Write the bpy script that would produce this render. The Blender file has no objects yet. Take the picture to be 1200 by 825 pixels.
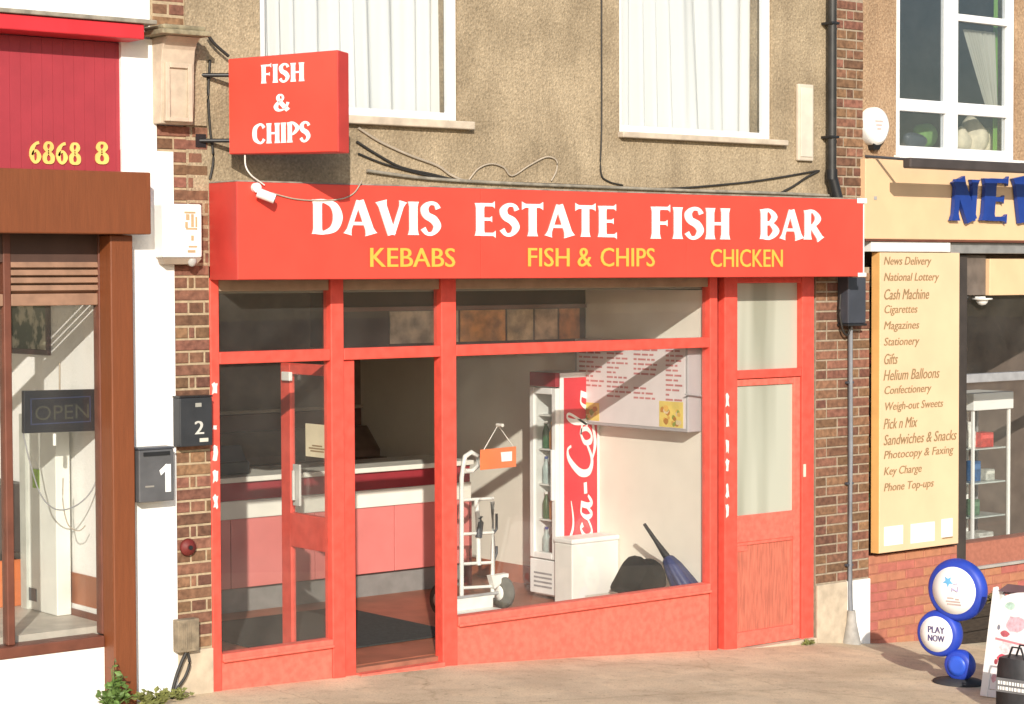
import bpy, bmesh, math, random
from mathutils import Vector, Matrix
R = math.radians
random.seed(11)
sc = bpy.context.scene
COL = sc.collection

# ------------------------------------------------------------ camera, world, sun
TH, PITCH, ROLL, FPX = R(39), R(-2.14), R(0.2), 2466.0
CAM = Vector((-6.72, -11.26, 2.58))
fwd = Vector((math.sin(TH)*math.cos(PITCH), math.cos(TH)*math.cos(PITCH), math.sin(PITCH)))
r0 = Vector((math.cos(TH), -math.sin(TH), 0)); u0 = r0.cross(fwd)
RT = r0*math.cos(ROLL) - u0*math.sin(ROLL); UP = u0*math.cos(ROLL) + r0*math.sin(ROLL)
cd = bpy.data.cameras.new('camera'); cam = bpy.data.objects.new('camera', cd); COL.objects.link(cam)
m3 = Matrix((RT, UP, -fwd)).transposed()
cam.matrix_world = Matrix.Translation(CAM) @ m3.to_4x4()
cd.sensor_width = 36; cd.lens = FPX/1200*36; cd.clip_end = 500; cd.clip_start = .1
sc.camera = cam
SUN = Vector((.70, 1.0, -.49)).normalized()          # direction the light travels
w = bpy.data.worlds.new('World'); sc.world = w; w.use_nodes = True
nt = w.node_tree; sky = nt.nodes.new('ShaderNodeTexSky'); sky.sky_type = 'NISHITA'; sky.sun_disc = False
sky.sun_elevation = math.asin(-SUN.z); sky.sun_rotation = math.atan2(-SUN.x, -SUN.y)
nt.links.new(sky.outputs[0], nt.nodes['Background'].inputs[0]); nt.nodes['Background'].inputs[1].default_value = .13
sd = bpy.data.lights.new('sun', 'SUN'); sd.energy = 4.6; sd.angle = R(.5); sd.color = (1, .93, .82)
so = bpy.data.objects.new('sun', sd); COL.objects.link(so); so.rotation_euler = SUN.to_track_quat('-Z', 'Y').to_euler()
so.location = (-8, -14, 9)
sc.view_settings.view_transform = 'Standard'; sc.view_settings.look = 'None'
sc.view_settings.exposure = .1; sc.view_settings.gamma = 1
sc.cycles.use_denoising = True; sc.cycles.max_bounces = 10; sc.cycles.transparent_max_bounces = 16
sc.cycles.diffuse_bounces = 5

def ray(px, py): return fwd + RT*((px-600)/FPX) + UP*((412.5-py)/FPX)
def at(px, py, y=0.0):                               # point of the plane y seen at a photo pixel
    d = ray(px, py); return CAM + d*((y-CAM.y)/d.y)
GP = [(-9, .15), (-3, .06), (0, -.01), (.9, -.04), (1.8, -.068), (3, -.15), (4.4, -.258), (5.4, -.315), (6.2, -.415), (8, -.54), (14, -.9)]
def gz(x):
    for (a, za), (b, zb) in zip(GP, GP[1:]):
        if x <= b: return za + (zb-za)*(x-a)/(b-a)
    return GP[-1][1]

# ------------------------------------------------------------ materials
MATS = {}
def mat(name, col, rough=.6, var=.12, scale=6, bump=0, bscale=120, metal=0, col2=None, lo=.35, hi=.65, spec=.5, rand=0, detail=5, stretch=None, emit=0):
    if name in MATS: return MATS[name]
    m = bpy.data.materials.new(name); m.use_nodes = True; t = m.node_tree; n = t.nodes; l = t.links
    b = n['Principled BSDF']; b.inputs['Roughness'].default_value = rough; b.inputs['Metallic'].default_value = metal
    b.inputs['Specular IOR Level'].default_value = spec
    g = n.new('ShaderNodeNewGeometry'); src = g.outputs['Position']
    if stretch:
        mp = n.new('ShaderNodeMapping'); mp.inputs['Scale'].default_value = stretch; l.new(src, mp.inputs[0]); src = mp.outputs[0]
    no = n.new('ShaderNodeTexNoise'); no.inputs['Scale'].default_value = scale; no.inputs['Detail'].default_value = detail
    l.new(src, no.inputs['Vector'])
    r = n.new('ShaderNodeValToRGB'); e = r.color_ramp.elements
    c1 = [min(1, c*(1-var)) for c in col]; c2 = list(col2) if col2 else [min(1, c*(1+var)) for c in col]
    e[0].position = lo; e[0].color = (*c1, 1); e[1].position = hi; e[1].color = (*c2, 1)
    l.new(no.outputs[0], r.inputs[0]); out = r.outputs[0]
    if rand:
        oi = n.new('ShaderNodeObjectInfo'); hs = n.new('ShaderNodeHueSaturation')
        mr = n.new('ShaderNodeMapRange'); mr.inputs['To Min'].default_value = 1-rand; mr.inputs['To Max'].default_value = 1+rand
        l.new(oi.outputs['Random'], mr.inputs[0]); l.new(mr.outputs[0], hs.inputs['Value']); l.new(out, hs.inputs['Color'])
        m2 = n.new('ShaderNodeMath'); m2.operation = 'MULTIPLY'; m2.inputs[1].default_value = 7.31; l.new(oi.outputs['Random'], m2.inputs[0])
        f = n.new('ShaderNodeMath'); f.operation = 'FRACT'; l.new(m2.outputs[0], f.inputs[0])
        mh = n.new('ShaderNodeMapRange'); mh.inputs['To Min'].default_value = .485; mh.inputs['To Max'].default_value = .52
        l.new(f.outputs[0], mh.inputs[0]); l.new(mh.outputs[0], hs.inputs['Hue']); out = hs.outputs[0]
    l.new(out, b.inputs['Base Color'])
    if bump:
        nb = n.new('ShaderNodeTexNoise'); nb.inputs['Scale'].default_value = bscale; nb.inputs['Detail'].default_value = 4
        l.new(src, nb.inputs['Vector']); bp = n.new('ShaderNodeBump'); bp.inputs['Strength'].default_value = bump; bp.inputs['Distance'].default_value = .01
        l.new(nb.outputs[0], bp.inputs['Height']); l.new(bp.outputs[0], b.inputs['Normal'])
    if emit:
        l.new(out, b.inputs['Emission Color']); b.inputs['Emission Strength'].default_value = emit
    MATS[name] = m; return m

def pebbledash(name, dark, lite, stain):
    m = bpy.data.materials.new(name); m.use_nodes = True; t = m.node_tree; n = t.nodes; l = t.links
    b = n['Principled BSDF']; b.inputs['Roughness'].default_value = .95; b.inputs['Specular IOR Level'].default_value = .15
    g = n.new('ShaderNodeNewGeometry'); src = g.outputs['Position']
    def noise(s, d=6):
        q = n.new('ShaderNodeTexNoise'); q.inputs['Scale'].default_value = s; q.inputs['Detail'].default_value = d; l.new(src, q.inputs['Vector']); return q.outputs[0]
    def ramp(i, p0, c0, p1, c1):
        r = n.new('ShaderNodeValToRGB'); e = r.color_ramp.elements; e[0].position = p0; e[0].color = (*c0, 1); e[1].position = p1; e[1].color = (*c1, 1); l.new(i, r.inputs[0]); return r.outputs[0]
    def mix(kind, f, a, c):
        x = n.new('ShaderNodeMix'); x.data_type = 'RGBA'; x.blend_type = kind
        if isinstance(f, float): x.inputs[0].default_value = f
        else: l.new(f, x.inputs[0])
        l.new(a, x.inputs[6]); l.new(c, x.inputs[7]); return x.outputs[2]
    base = ramp(noise(55, 3), .34, dark, .64, lite)
    v = n.new('ShaderNodeTexVoronoi'); v.inputs['Scale'].default_value = 70; l.new(src, v.inputs['Vector'])
    sp = ramp(v.outputs['Color'], .2, (.82, .82, .82), .9, (1.12, 1.12, 1.12))
    c = mix('MULTIPLY', .8, base, sp)
    blot = ramp(noise(2.2, 8), .38, stain, .6, (1, 1, 1))
    c = mix('MULTIPLY', .85, c, blot)
    mp = n.new('ShaderNodeMapping'); mp.inputs['Scale'].default_value = (5.5, 5.5, .55); l.new(src, mp.inputs[0])
    sq = n.new('ShaderNodeTexNoise'); sq.inputs['Scale'].default_value = 1.3; sq.inputs['Detail'].default_value = 7; l.new(mp.outputs[0], sq.inputs['Vector'])
    c = mix('MULTIPLY', .4, c, ramp(sq.outputs[0], .34, (.74, .73, .72), .56, (1.06, 1.06, 1.05)))
    l.new(c, b.inputs['Base Color'])
    bp = n.new('ShaderNodeBump'); bp.inputs['Strength'].default_value = .5; bp.inputs['Distance'].default_value = .008
    l.new(v.outputs['Distance'], bp.inputs['Height']); l.new(bp.outputs[0], b.inputs['Normal'])
    return m

def glass(name, tint=(.93, .96, .94), refl=1.0, dust_haze=0):
    m = bpy.data.materials.new(name); m.use_nodes = True; t = m.node_tree; n = t.nodes; l = t.links
    n.remove(n['Principled BSDF']); o = n['Material Output']
    tr = n.new('ShaderNodeBsdfTransparent'); tr.inputs[0].default_value = (*tint, 1)
    gl = n.new('ShaderNodeBsdfGlossy'); gl.inputs['Roughness'].default_value = .01
    fr = n.new('ShaderNodeFresnel'); ge = n.new('ShaderNodeNewGeometry'); io = n.new('ShaderNodeMapRange'); io.inputs['To Min'].default_value = 1.45; io.inputs['To Max'].default_value = 1/1.45
    l.new(ge.outputs['Backfacing'], io.inputs[0]); l.new(io.outputs[0], fr.inputs[0])
    ml = n.new('ShaderNodeMath'); ml.operation = 'MULTIPLY'; ml.inputs[1].default_value = refl; l.new(fr.outputs[0], ml.inputs[0])
    mx = n.new('ShaderNodeMixShader'); l.new(ml.outputs[0], mx.inputs[0]); l.new(tr.outputs[0], mx.inputs[1]); l.new(gl.outputs[0], mx.inputs[2])
    if dust_haze:                                        # dusty smears, plus haze put into the glass to lift dark rooms
        no = n.new('ShaderNodeTexNoise'); no.inputs['Scale'].default_value = 3.5; no.inputs['Detail'].default_value = 7; l.new(ge.outputs['Position'], no.inputs['Vector'])
        mr = n.new('ShaderNodeMapRange'); mr.inputs['From Min'].default_value = .3; mr.inputs['From Max'].default_value = .75; mr.inputs['To Min'].default_value = dust_haze*.5; mr.inputs['To Max'].default_value = dust_haze*1.5
        l.new(no.outputs[0], mr.inputs[0]); df = n.new('ShaderNodeBsdfDiffuse'); df.inputs[0].default_value = (.75, .70, .62, 1)
        m2 = n.new('ShaderNodeMixShader'); l.new(mr.outputs[0], m2.inputs[0]); l.new(mx.outputs[0], m2.inputs[1]); l.new(df.outputs[0], m2.inputs[2]); mx = m2
    l.new(mx.outputs[0], o.inputs[0])
    return m
def cloth(name, col, trans=.35):
    m = bpy.data.materials.new(name); m.use_nodes = True; t = m.node_tree; n = t.nodes; l = t.links
    n.remove(n['Principled BSDF']); o = n['Material Output']
    d = n.new('ShaderNodeBsdfDiffuse'); d.inputs[0].default_value = (*col, 1); tl = n.new('ShaderNodeBsdfTranslucent'); tl.inputs[0].default_value = (*col, 1)
    mx = n.new('ShaderNodeMixShader'); mx.inputs[0].default_value = trans; l.new(d.outputs[0], mx.inputs[1]); l.new(tl.outputs[0], mx.inputs[2])
    l.new(mx.outputs[0], o.inputs[0])
    return m

RED = mat('red_gloss_paint', (.75, .088, .06), .42, .10, 14, col2=(.79, .102, .072), bump=.1, bscale=25, detail=9)
REDW = mat('weathered_red_paint', (.74, .14, .098), .6, .10, 22, col2=(.78, .168, .118), bump=.2, bscale=40, detail=9)
PLY = mat('faded_red_plywood', (.50, .14, .09), .75, .18, 9, bump=.2, bscale=60, stretch=(6, 6, .7))
SIDE_SHADE = mat('side_shade_sign_casing', (.50, .045, .035), .4, .10, 4)  # sign sides in a darker red, their shade put into the colour
SIGNRED = mat('red_sign_acrylic', (.78, .072, .047), .35, .06, 3, detail=8)
WHITE = mat('white_paint', (.80, .80, .78), .55, .04, 4)
WALLWHITE = mat('white_masonry_paint', (.84, .83, .80), .8, .08, 5, col2=(.86, .85, .83), lo=.25, hi=.5, bump=.3, bscale=45)
UPVC = mat('white_window_plastic', (.82, .82, .82), .3, .03, 3)
LETW = mat('white_letter', (.85, .85, .84), .4, .02)
LETY = mat('yellow_letter', (.78, .45, .07), .4, .05)
BLUE = mat('blue_letter', (.012, .045, .26), .35, .1)
BROWN = mat('brown_painted_board', (.19, .054, .017), .5, .07, 9, bump=.12, bscale=30, stretch=(5, 5, .4))
BROWNW = mat('brown_window_frame', (.15, .05, .03), .5, .15, 8)
LOUV = mat('louvre_wood', (.30, .17, .11), .6, .15, 12)
PANELRED = mat('dark_red_boarding', (.35, .036, .05), .5, .05, 7)
TRIMRED = mat('red_trim', (.60, .03, .04), .45, .08, 6)
STONE = mat('weathered_stone', (.52, .43, .33), .85, .12, 12, bump=.2, bscale=60)
STONED = mat('mossy_stone_cap', (.26, .22, .14), .9, .3, 20, bump=.4, bscale=60)
CONC = mat('concrete_plinth', (.52, .43, .32), .9, .15, 9, bump=.25, bscale=70)
BRICK = mat('brown_red_brick', (.185, .085, .05), .9, .25, 25, bump=.35, bscale=90, rand=.32, col2=(.25, .12, .072))
BRICKO = mat('orange_painted_brick', (.42, .15, .10), .8, .1, 14, bump=.2, bscale=80, rand=.05)
MORT = mat('tan_mortar', (.42, .325, .21), .95, .15, 30, bump=.3, bscale=100)
MORTO = mat('orange_mortar', (.36, .135, .09), .95, .1, 30)
MORTG = mat('grey_tan_mortar', (.34, .275, .20), .95, .15, 30, bump=.3, bscale=100)
PEB = pebbledash('tan_pebbledash', (.355, .28, .185), (.47, .372, .252), (.70, .69, .68))
PEBO = pebbledash('brown_roughcast', (.35, .23, .14), (.50, .35, .225), (.85, .82, .8))
CREAM = mat('cream_fascia_paint', (.74, .505, .30), .5, .04, 4)
CREAMP = mat('cream_board', (.76, .53, .335), .45, .04, 3)
ORCR = mat('orange_cream_edge', (.75, .42, .15), .5, .06)
TXTB = mat('brown_print', (.30, .20, .10), .6, .05)
BLACK = mat('black_plastic', (.018, .018, .02), .4, .2)
DKGREY = mat('dark_grey_metal', (.06, .065, .08), .45, .15)
GREY = mat('grey_metal', (.33, .33, .34), .45, .12, 10)
LEAD = mat('dull_lead', (.28, .25, .2), .8, .25, 15)
CAB = mat('dark_cable', (.03, .027, .024), .6, .2)
CABT = mat('pale_cable', (.42, .35, .27), .7, .15)
CABW = mat('white_cable', (.7, .66, .6), .6, .1)
TILE = mat('terracotta_floor', (.30, .105, .06), .45, .15, 5)
MATF = mat('dark_door_mat', (.035, .038, .036), .95, .2, 40, bump=.3)
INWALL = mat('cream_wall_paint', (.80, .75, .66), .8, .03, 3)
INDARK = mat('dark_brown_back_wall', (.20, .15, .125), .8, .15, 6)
CEIL = mat('grey_ceiling', (.30, .27, .23), .9, .05)
PINK = mat('pink_counter_panel', (.66, .20, .185), .45, .05, 4)
DKRED = mat('dark_red_band', (.30, .03, .04), .4, .1)
CTOP = mat('white_counter_top', (.82, .80, .72), .3, .04)
PLIN = mat('grey_tile_plinth', (.22, .21, .20), .5, .12, 8)
GLASS = glass('window_glass', (.985, .99, .985), 1.0, .019)
GLASSU = glass('upper_window_glass', (.97, .98, .985), 1.0, .01)
GLASSB = glass('reflecting_window_glass', (.93, .96, .98), 2.6, .012)
FROST = mat('obscured_glass', (.33, .335, .265), .3, .05, 1.2, col2=(.47, .48, .40), stretch=(3, 3, .25), lo=.38, hi=.6, detail=2, bump=.06, bscale=160)
NET = cloth('white_net_curtain', (.86, .86, .84), .25)
NETY = cloth('cream_net_curtain', (.66, .61, .50), .3)
NETG = cloth('pale_green_net', (.64, .66, .55), .3)
GREENC = cloth('green_curtain', (.28, .50, .10), .3)
LEAF = mat('weed_leaf', (.10, .17, .035), .6, .35, 30)

# ------------------------------------------------------------ object helpers
def wl(o):
    v = Vector((0, 0, 0))
    while o is not None: v += o.location; o = o.parent
    return v
def tag(o, label=None, cat=None, group=None, kind=None):
    if label: o['label'] = label
    if cat: o['category'] = cat
    if group: o['group'] = group
    if kind: o['kind'] = kind
    return o
def thing(name, label, cat, loc=(0, 0, 0), group=None):
    o = bpy.data.objects.new(name, None); COL.objects.link(o); o.location = loc; o.empty_display_size = .1
    return tag(o, label, cat, group)

class MB:
    def __init__(s): s.v = []; s.f = []; s.sm = []
    def add(s, vs, fs, smooth=False):
        k = len(s.v); s.v += [tuple(p) for p in vs]; s.f += [[i+k for i in f] for f in fs]; s.sm += [smooth]*len(fs); return s
    def box(s, x0, x1, y0, y1, z0, z1):
        return s.add([(x0,y0,z0),(x1,y0,z0),(x1,y1,z0),(x0,y1,z0),(x0,y0,z1),(x1,y0,z1),(x1,y1,z1),(x0,y1,z1)],
                     [[0,3,2,1],[4,5,6,7],[0,1,5,4],[1,2,6,5],[2,3,7,6],[3,0,4,7]])
    def obox(s, c, a, b, d):                       # centre and three half-axis vectors
        c, a, b, d = Vector(c), Vector(a), Vector(b), Vector(d)
        vs = [c-a-b-d, c+a-b-d, c+a+b-d, c-a+b-d, c-a-b+d, c+a-b+d, c+a+b+d, c-a+b+d]
        fs = [[0,3,2,1],[4,5,6,7],[0,1,5,4],[1,2,6,5],[2,3,7,6],[3,0,4,7]]
        if a.cross(b).dot(d) < 0: fs = [f[::-1] for f in fs]
        return s.add(vs, fs)
    def prism(s, pts, off):                        # planar outline pushed along off
        n = len(pts); off = Vector(off); vs = [Vector(p) for p in pts] + [Vector(p)+off for p in pts]
        return s.add(vs, [list(range(n))[::-1], list(range(n, 2*n))] + [[i, (i+1) % n, n+(i+1) % n, n+i] for i in range(n)])
    def cyl(s, p0, p1, r0, r1=None, n=14, caps=True):
        p0, p1 = Vector(p0), Vector(p1); r1 = r0 if r1 is None else r1
        q = (p1-p0).to_track_quat('Z', 'Y'); X = q @ Vector((1,0,0)); Y = q @ Vector((0,1,0)); vs = []
        for p, r in ((p0, r0), (p1, r1)):
            vs += [p + X*(r*math.cos(2*math.pi*i/n)) + Y*(r*math.sin(2*math.pi*i/n)) for i in range(n)]
        s.add(vs, [[i, (i+1) % n, n+(i+1) % n, n+i] for i in range(n)], True)
        if caps: s.add(vs[:n], [list(range(n))[::-1]]); s.add(vs[n:], [list(range(n))])
        return s
    def tube(s, path, r, n=7):
        path = [Vector(p) for p in path]; vs = []; m = len(path); rr = r if isinstance(r, (list, tuple)) else [r]*m
        for i, p in enumerate(path):
            d = (path[min(i+1, m-1)] - path[max(i-1, 0)]).normalized(); q = d.to_track_quat('Z', 'Y')
            X = q @ Vector((1,0,0)); Y = q @ Vector((0,1,0))
            vs += [p + X*(rr[i]*math.cos(2*math.pi*j/n)) + Y*(rr[i]*math.sin(2*math.pi*j/n)) for j in range(n)]
        fs = [[i*n+j, i*n+(j+1) % n, (i+1)*n+(j+1) % n, (i+1)*n+j] for i in range(m-1) for j in range(n)]
        s.add(vs, fs, True); s.add(vs[:n], [list(range(n))[::-1]]); s.add(vs[-n:], [list(range(n))]); return s
    def lathe(s, c, axis, prof, n=28):             # profile of (radius, height along axis)
        c = Vector(c); ax = Vector(axis).normalized(); q = ax.to_track_quat('Z', 'Y'); X = q @ Vector((1,0,0)); Y = q @ Vector((0,1,0)); vs = []
        for r, h in prof: vs += [c + ax*h + X*(r*math.cos(2*math.pi*j/n)) + Y*(r*math.sin(2*math.pi*j/n)) for j in range(n)]
        m = len(prof); s.add(vs, [[i*n+j, i*n+(j+1) % n, (i+1)*n+(j+1) % n, (i+1)*n+j] for i in range(m-1) for j in range(n)], True)
        s.add(vs[:n], [list(range(n))[::-1]]); s.add(vs[-n:], [list(range(n))]); return s
    def build(s, name, m, parent=None, bevel=0, label=None, kind=None):
        L = wl(parent) if parent else Vector((0, 0, 0))
        me = bpy.data.meshes.new(name); me.from_pydata([Vector(p)-L for p in s.v], [], s.f); me.materials.append(m)
        me.polygons.foreach_set('use_smooth', s.sm); me.update()
        o = bpy.data.objects.new(name, me); COL.objects.link(o)
        if parent: o.parent = parent
        if bevel:
            b = o.modifiers.new('bevel', 'BEVEL'); b.width = bevel; b.segments = 2; b.limit_method = 'ANGLE'; b.angle_limit = R(40)
        if label: o['label'] = label
        if kind: o['kind'] = kind
        return o
def box(name, m, parent, x0, x1, y0, y1, z0, z1, bevel=0, **k): return MB().box(x0, x1, y0, y1, z0, z1).build(name, m, parent, bevel, **k)

_bc = {}
def chamfer_mesh(name, w, h, d, m, k=0):           # a brick: slightly uneven block with a chamfered front, centred on its front face
    key = (name, round(w, 3), round(h, 3), k)
    if key in _bc: return _bc[key]
    rnd = random.Random(hash(key) % 9999 + k); c = .004
    def j(): return rnd.uniform(-.0022, .0022)
    a, b = w/2, h/2
    vs = [(-a+c+j(), 0, -b+c+j()), (a-c+j(), 0, -b+c+j()), (a-c+j(), 0, b-c+j()), (-a+c+j(), 0, b-c+j()),
          (-a, c+.001, -b), (a, c+.001, -b), (a, c+.001, b), (-a, c+.001, b), (-a, d, -b), (a, d, -b), (a, d, b), (-a, d, b)]
    fs = [[0,1,2,3]] + [[4+i, 4+(i+1) % 4, (i+1) % 4, i] for i in range(4)] + [[8+i, 8+(i+1) % 4, 4+(i+1) % 4, 4+i] for i in range(4)]
    me = bpy.data.meshes.new(name); me.from_pydata(vs, [], fs); me.materials.append(m); me.update(); _bc[key] = me; return me
def bricks(parent, x0, x1, z0, z1, rows, m, y=0.0, course=.0765, joint=.014, proud=.004, skip=None):
    L = wl(parent); z = z0; i = 0
    while z + course <= z1 + .02:
        pat = rows[i % len(rows)]; tot = sum(pat) + joint*(len(pat)-1); s = (x1-x0)/tot; x = x0
        for wd in pat:
            ww = wd*s
            if not (skip and skip(x+ww/2, z+course/2)):
                o = bpy.data.objects.new('brick', chamfer_mesh('brick', ww, course-joint, .06, m, random.randrange(4)))
                COL.objects.link(o); o.parent = parent
                o.location = Vector((x+ww/2, y + random.uniform(-proud, .002), z+course/2)) - L
            x += ww + joint*s
        z += course; i += 1

# ------------------------------------------------------------ lettering
def stem(a, b, wd, f0=1.0, f1=1.0, curve=.16):     # straight stroke with flared ends
    a, b = Vector(a), Vector(b); d = b-a; L = d.length; d /= L; n = Vector((-d.y, d.x)); h = wd/2
    pr = [(0, h*f0), (.045, h*(1+(f0-1)*.55)), (curve, h), (1-curve, h), (.955, h*(1+(f1-1)*.55)), (1, h*f1)]
    return [[tuple(a+d*(t*L)+n*q) for t, q in pr], [tuple(a+d*(t*L)-n*q) for t, q in pr]]
def arc(pts, ws, sub=7):                           # curved stroke of changing width
    P = [Vector(p) for p in pts]; out = []; n = len(P)
    for i in range(n-1):
        p0, p1, p2, p3 = P[max(i-1, 0)], P[i], P[i+1], P[min(i+2, n-1)]
        for k in range(sub + (i == n-2)):
            t = k/sub; q = .5*((2*p1)+(p2-p0)*t+(2*p0-5*p1+4*p2-p3)*t*t+(3*p1-p0-3*p2+p3)*t**3)
            out.append((q, ws[i]+(ws[i+1]-ws[i])*t))
    l, r = [], []
    for i, (q, wd) in enumerate(out):
        d = (out[min(i+1, len(out)-1)][0]-out[max(i-1, 0)][0]).normalized(); nn = Vector((-d.y, d.x))
        l.append(tuple(q+nn*wd/2)); r.append(tuple(q-nn*wd/2))
    return [l, r]
T, S = .225, .10
def glyph(c, T=T, S=S):
    F = 1.36; st = lambda x: stem((x, 0), (x, 1), T, F, F)
    if c == 'I': return [st(.14)], .28
    if c == 'D': return [st(.14), arc([(.1, .955), (.32, .955), (.58, .82), (.68, .5), (.58, .18), (.32, .045), (.1, .045)], [S, S*1.1, T*.95, T*1.15, T*.95, S*1.1, S])], .80
    if c == 'A': return [stem((.07, 0), (.38, 1), S*1.15, 2.0, 1), stem((.40, 1), (.72, 0), T, 1, 1.5), stem((.18, .32), (.60, .32), S, 1, 1)], .82
    if c == 'V': return [stem((.10, 1), (.40, 0), T, 1.5, 1), stem((.42, 0), (.72, 1), S*1.15, 1, 2.0)], .80
    if c == 'S': return [arc([(.50, .80), (.42, .94), (.24, .955), (.11, .80), (.16, .60), (.36, .47), (.47, .27), (.36, .07), (.18, .045), (.06, .20)], [S*1.5, S*1.1, S*1.2, T*.95, T, T*1.1, T*.95, S*1.2, S*1.1, S*1.6])], .57
    if c == 'E': return [st(.14), stem((.14, .955), (.56, .955), S, 1, 2.2), stem((.14, .51), (.48, .51), S, 1, 1.9), stem((.14, .045), (.58, .045), S, 1, 2.2)], .64
    if c == 'F': return [st(.14), stem((.14, .955), (.56, .955), S, 1, 2.4), stem((.14, .49), (.48, .49), S, 1, 2.0)], .58
    if c == 'T': return [stem((.33, 0), (.33, 1), T, F, 1), stem((.02, .95), (.64, .95), S*1.2, 2.1, 2.1)], .66
    if c == 'H': return [st(.14), st(.60), stem((.14, .5), (.60, .5), S, 1, 1)], .74
    if c == 'B': return [st(.14), arc([(.1, .96), (.34, .96), (.52, .75), (.34, .53), (.12, .53)], [S, S*1.2, T, S*1.1, S]), arc([(.12, .53), (.36, .53), (.58, .28), (.36, .045), (.1, .045)], [S, S*1.2, T*1.1, S*1.2, S])], .68
    if c == 'R': return [st(.14), arc([(.1, .96), (.34, .96), (.53, .72), (.34, .48), (.12, .48)], [S, S*1.2, T, S*1.1, S]), stem((.30, .48), (.64, 0), T, 1, 1.35)], .70
    if c == 'P': return [st(.14), arc([(.1, .96), (.34, .96), (.56, .70), (.34, .43), (.12, .43)], [S, S*1.2, T, S*1.1, S])], .62
    if c == 'C': return [arc([(.62, .78), (.52, .93), (.36, .955), (.14, .78), (.09, .5), (.14, .22), (.36, .045), (.52, .07), (.63, .22)], [S*1.8, S*1.2, S*1.1, T, T*1.1, T, S*1.1, S*1.2, S*1.6])], .69
    if c == '&': return [arc([(.70, .50), (.62, .25), (.42, .06), (.18, .06), (.09, .26), (.22, .50), (.44, .70), (.40, .92), (.25, .92), (.20, .74), (.38, .42), (.70, .02)], [S*1.5, S, S, T*.8, T, T*.7, S*1.1, S, T*.6, T*.8, T, T*1.1])], .76
    if c == 'N': return [stem((.12, 0), (.12, 1), S*1.4, 1.9, 1), stem((.13, 1), (.62, 0), T*1.15, 1.25, 1), stem((.64, 0), (.64, 1), S*1.4, 1, 1.9)], .76
    if c == 'W': return [stem((.10, 1), (.32, 0), T, 1.4, 1), stem((.34, 0), (.52, .9), S*1.2, 1, 1), stem((.50, 1), (.72, 0), T, 1.2, 1), stem((.74, 0), (.92, 1), S*1.2, 1, 1.8)], 1.02
    if c == '6': return [arc([(.50, .93), (.30, .86), (.13, .62), (.10, .32), (.20, .06), (.38, .05), (.50, .28), (.38, .54), (.20, .50), (.12, .34)], [S*1.2, S*1.1, T*.9, T, S*1.2, S*1.2, T*.95, S, S, S])], .62
    if c == '8': return [arc([(.30, .52), (.14, .72), (.19, .92), (.31, .96), (.44, .92), (.48, .74), (.30, .52)], [S*1.2, T*.8, S*1.2, S, S*1.2, T*.8, S*1.2]), arc([(.30, .54), (.12, .36), (.13, .12), (.30, .04), (.49, .12), (.50, .34), (.30, .54)], [S*1.2, T*.85, T*.8, S, T*.8, T*.85, S*1.2])], .62
    return [], .34
def word_strokes(txt, gap=.07, T=T, S=S):
    x = 0; out = []
    for c in txt:
        g, adv = glyph(c, T, S)
        for l, r in g: out.append(([(p[0]+x, p[1]) for p in l], [(p[0]+x, p[1]) for p in r]))
        x += adv + gap
    return out
def lay(name, strokes, o, ux, uz, W, Hh, m, parent, depth=.004, shear=0, label=None):
    """strokes scaled to W x Hh, lower left at o, along the unit vectors ux, uz; proud by depth on the outward normal"""
    o, ux, uz = Vector(o), Vector(ux), Vector(uz); n = ux.cross(uz)
    xs = [p[0] for l, r in strokes for p in l+r]; zs = [p[1] for l, r in strokes for p in l+r]
    x0, x1, z0, z1 = min(xs), max(xs), min(zs), max(zs); mb = MB()
    for k, (l, r) in enumerate(strokes):
        d = depth + .0003*(k % 9)
        def q(p, h): zz = (p[1]-z0)/(z1-z0)*Hh; return o + ux*((p[0]-x0)/(x1-x0)*W + shear*(zz-Hh/2)) + uz*zz + n*h
        N = len(l); vs = [q(p, d) for p in l] + [q(p, d) for p in r] + [q(p, 0) for p in l] + [q(p, 0) for p in r]
        fs = [[i+N, i+N+1, i+1, i] for i in range(N-1)] + [[i, i+1, 2*N+i+1, 2*N+i] for i in range(N-1)] + [[N+i+1, N+i, 3*N+i, 3*N+i+1] for i in range(N-1)]
        fs += [[0, 2*N, 3*N, N], [N-1, 2*N-1, 4*N-1, 3*N-1]]
        mb.add(vs, fs)
    return mb.build(name, m, parent, label=label)
_tc = {}
def text_mesh(txt):
    if txt in _tc: return _tc[txt]
    c = bpy.data.curves.new('text', 'FONT'); c.body = txt; c.fill_mode = 'FRONT'; c.resolution_u = 3
    o = bpy.data.objects.new('text', c); COL.objects.link(o); dg = bpy.context.evaluated_depsgraph_get()
    me = bpy.data.meshes.new_from_object(o.evaluated_get(dg)); vs = [tuple(v.co[:2]) for v in me.vertices]; fs = [list(p.vertices) for p in me.polygons]
    bpy.data.objects.remove(o); bpy.data.curves.remove(c); bpy.data.meshes.remove(me); _tc[txt] = (vs, fs); return vs, fs
def sans(name, txt, o, ux, uz, W, Hh, m, parent, h=.003, shear=0, label=None, bold=0):
    vs, fs = text_mesh(txt); o, ux, uz = Vector(o), Vector(ux), Vector(uz); n = ux.cross(uz)
    xs = [v[0] for v in vs]; zs = [v[1] for v in vs]; x0, x1, z0, z1 = min(xs), max(xs), min(zs), max(zs)
    sx = W/(x1-x0) if W else Hh/(z1-z0)*.95
    mb = MB()
    for k in range(2 if bold else 1):
        mb.add([o + ux*((v[0]-x0)*sx + k*bold + shear*(v[1]-z0)/(z1-z0)*Hh) + uz*((v[1]-z0)/(z1-z0)*Hh) + n*(h+k*.0004) for v in vs], fs)
    return mb.build(name, m, parent, label=label)
XV, ZV = Vector((1, 0, 0)), Vector((0, 0, 1))

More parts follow.
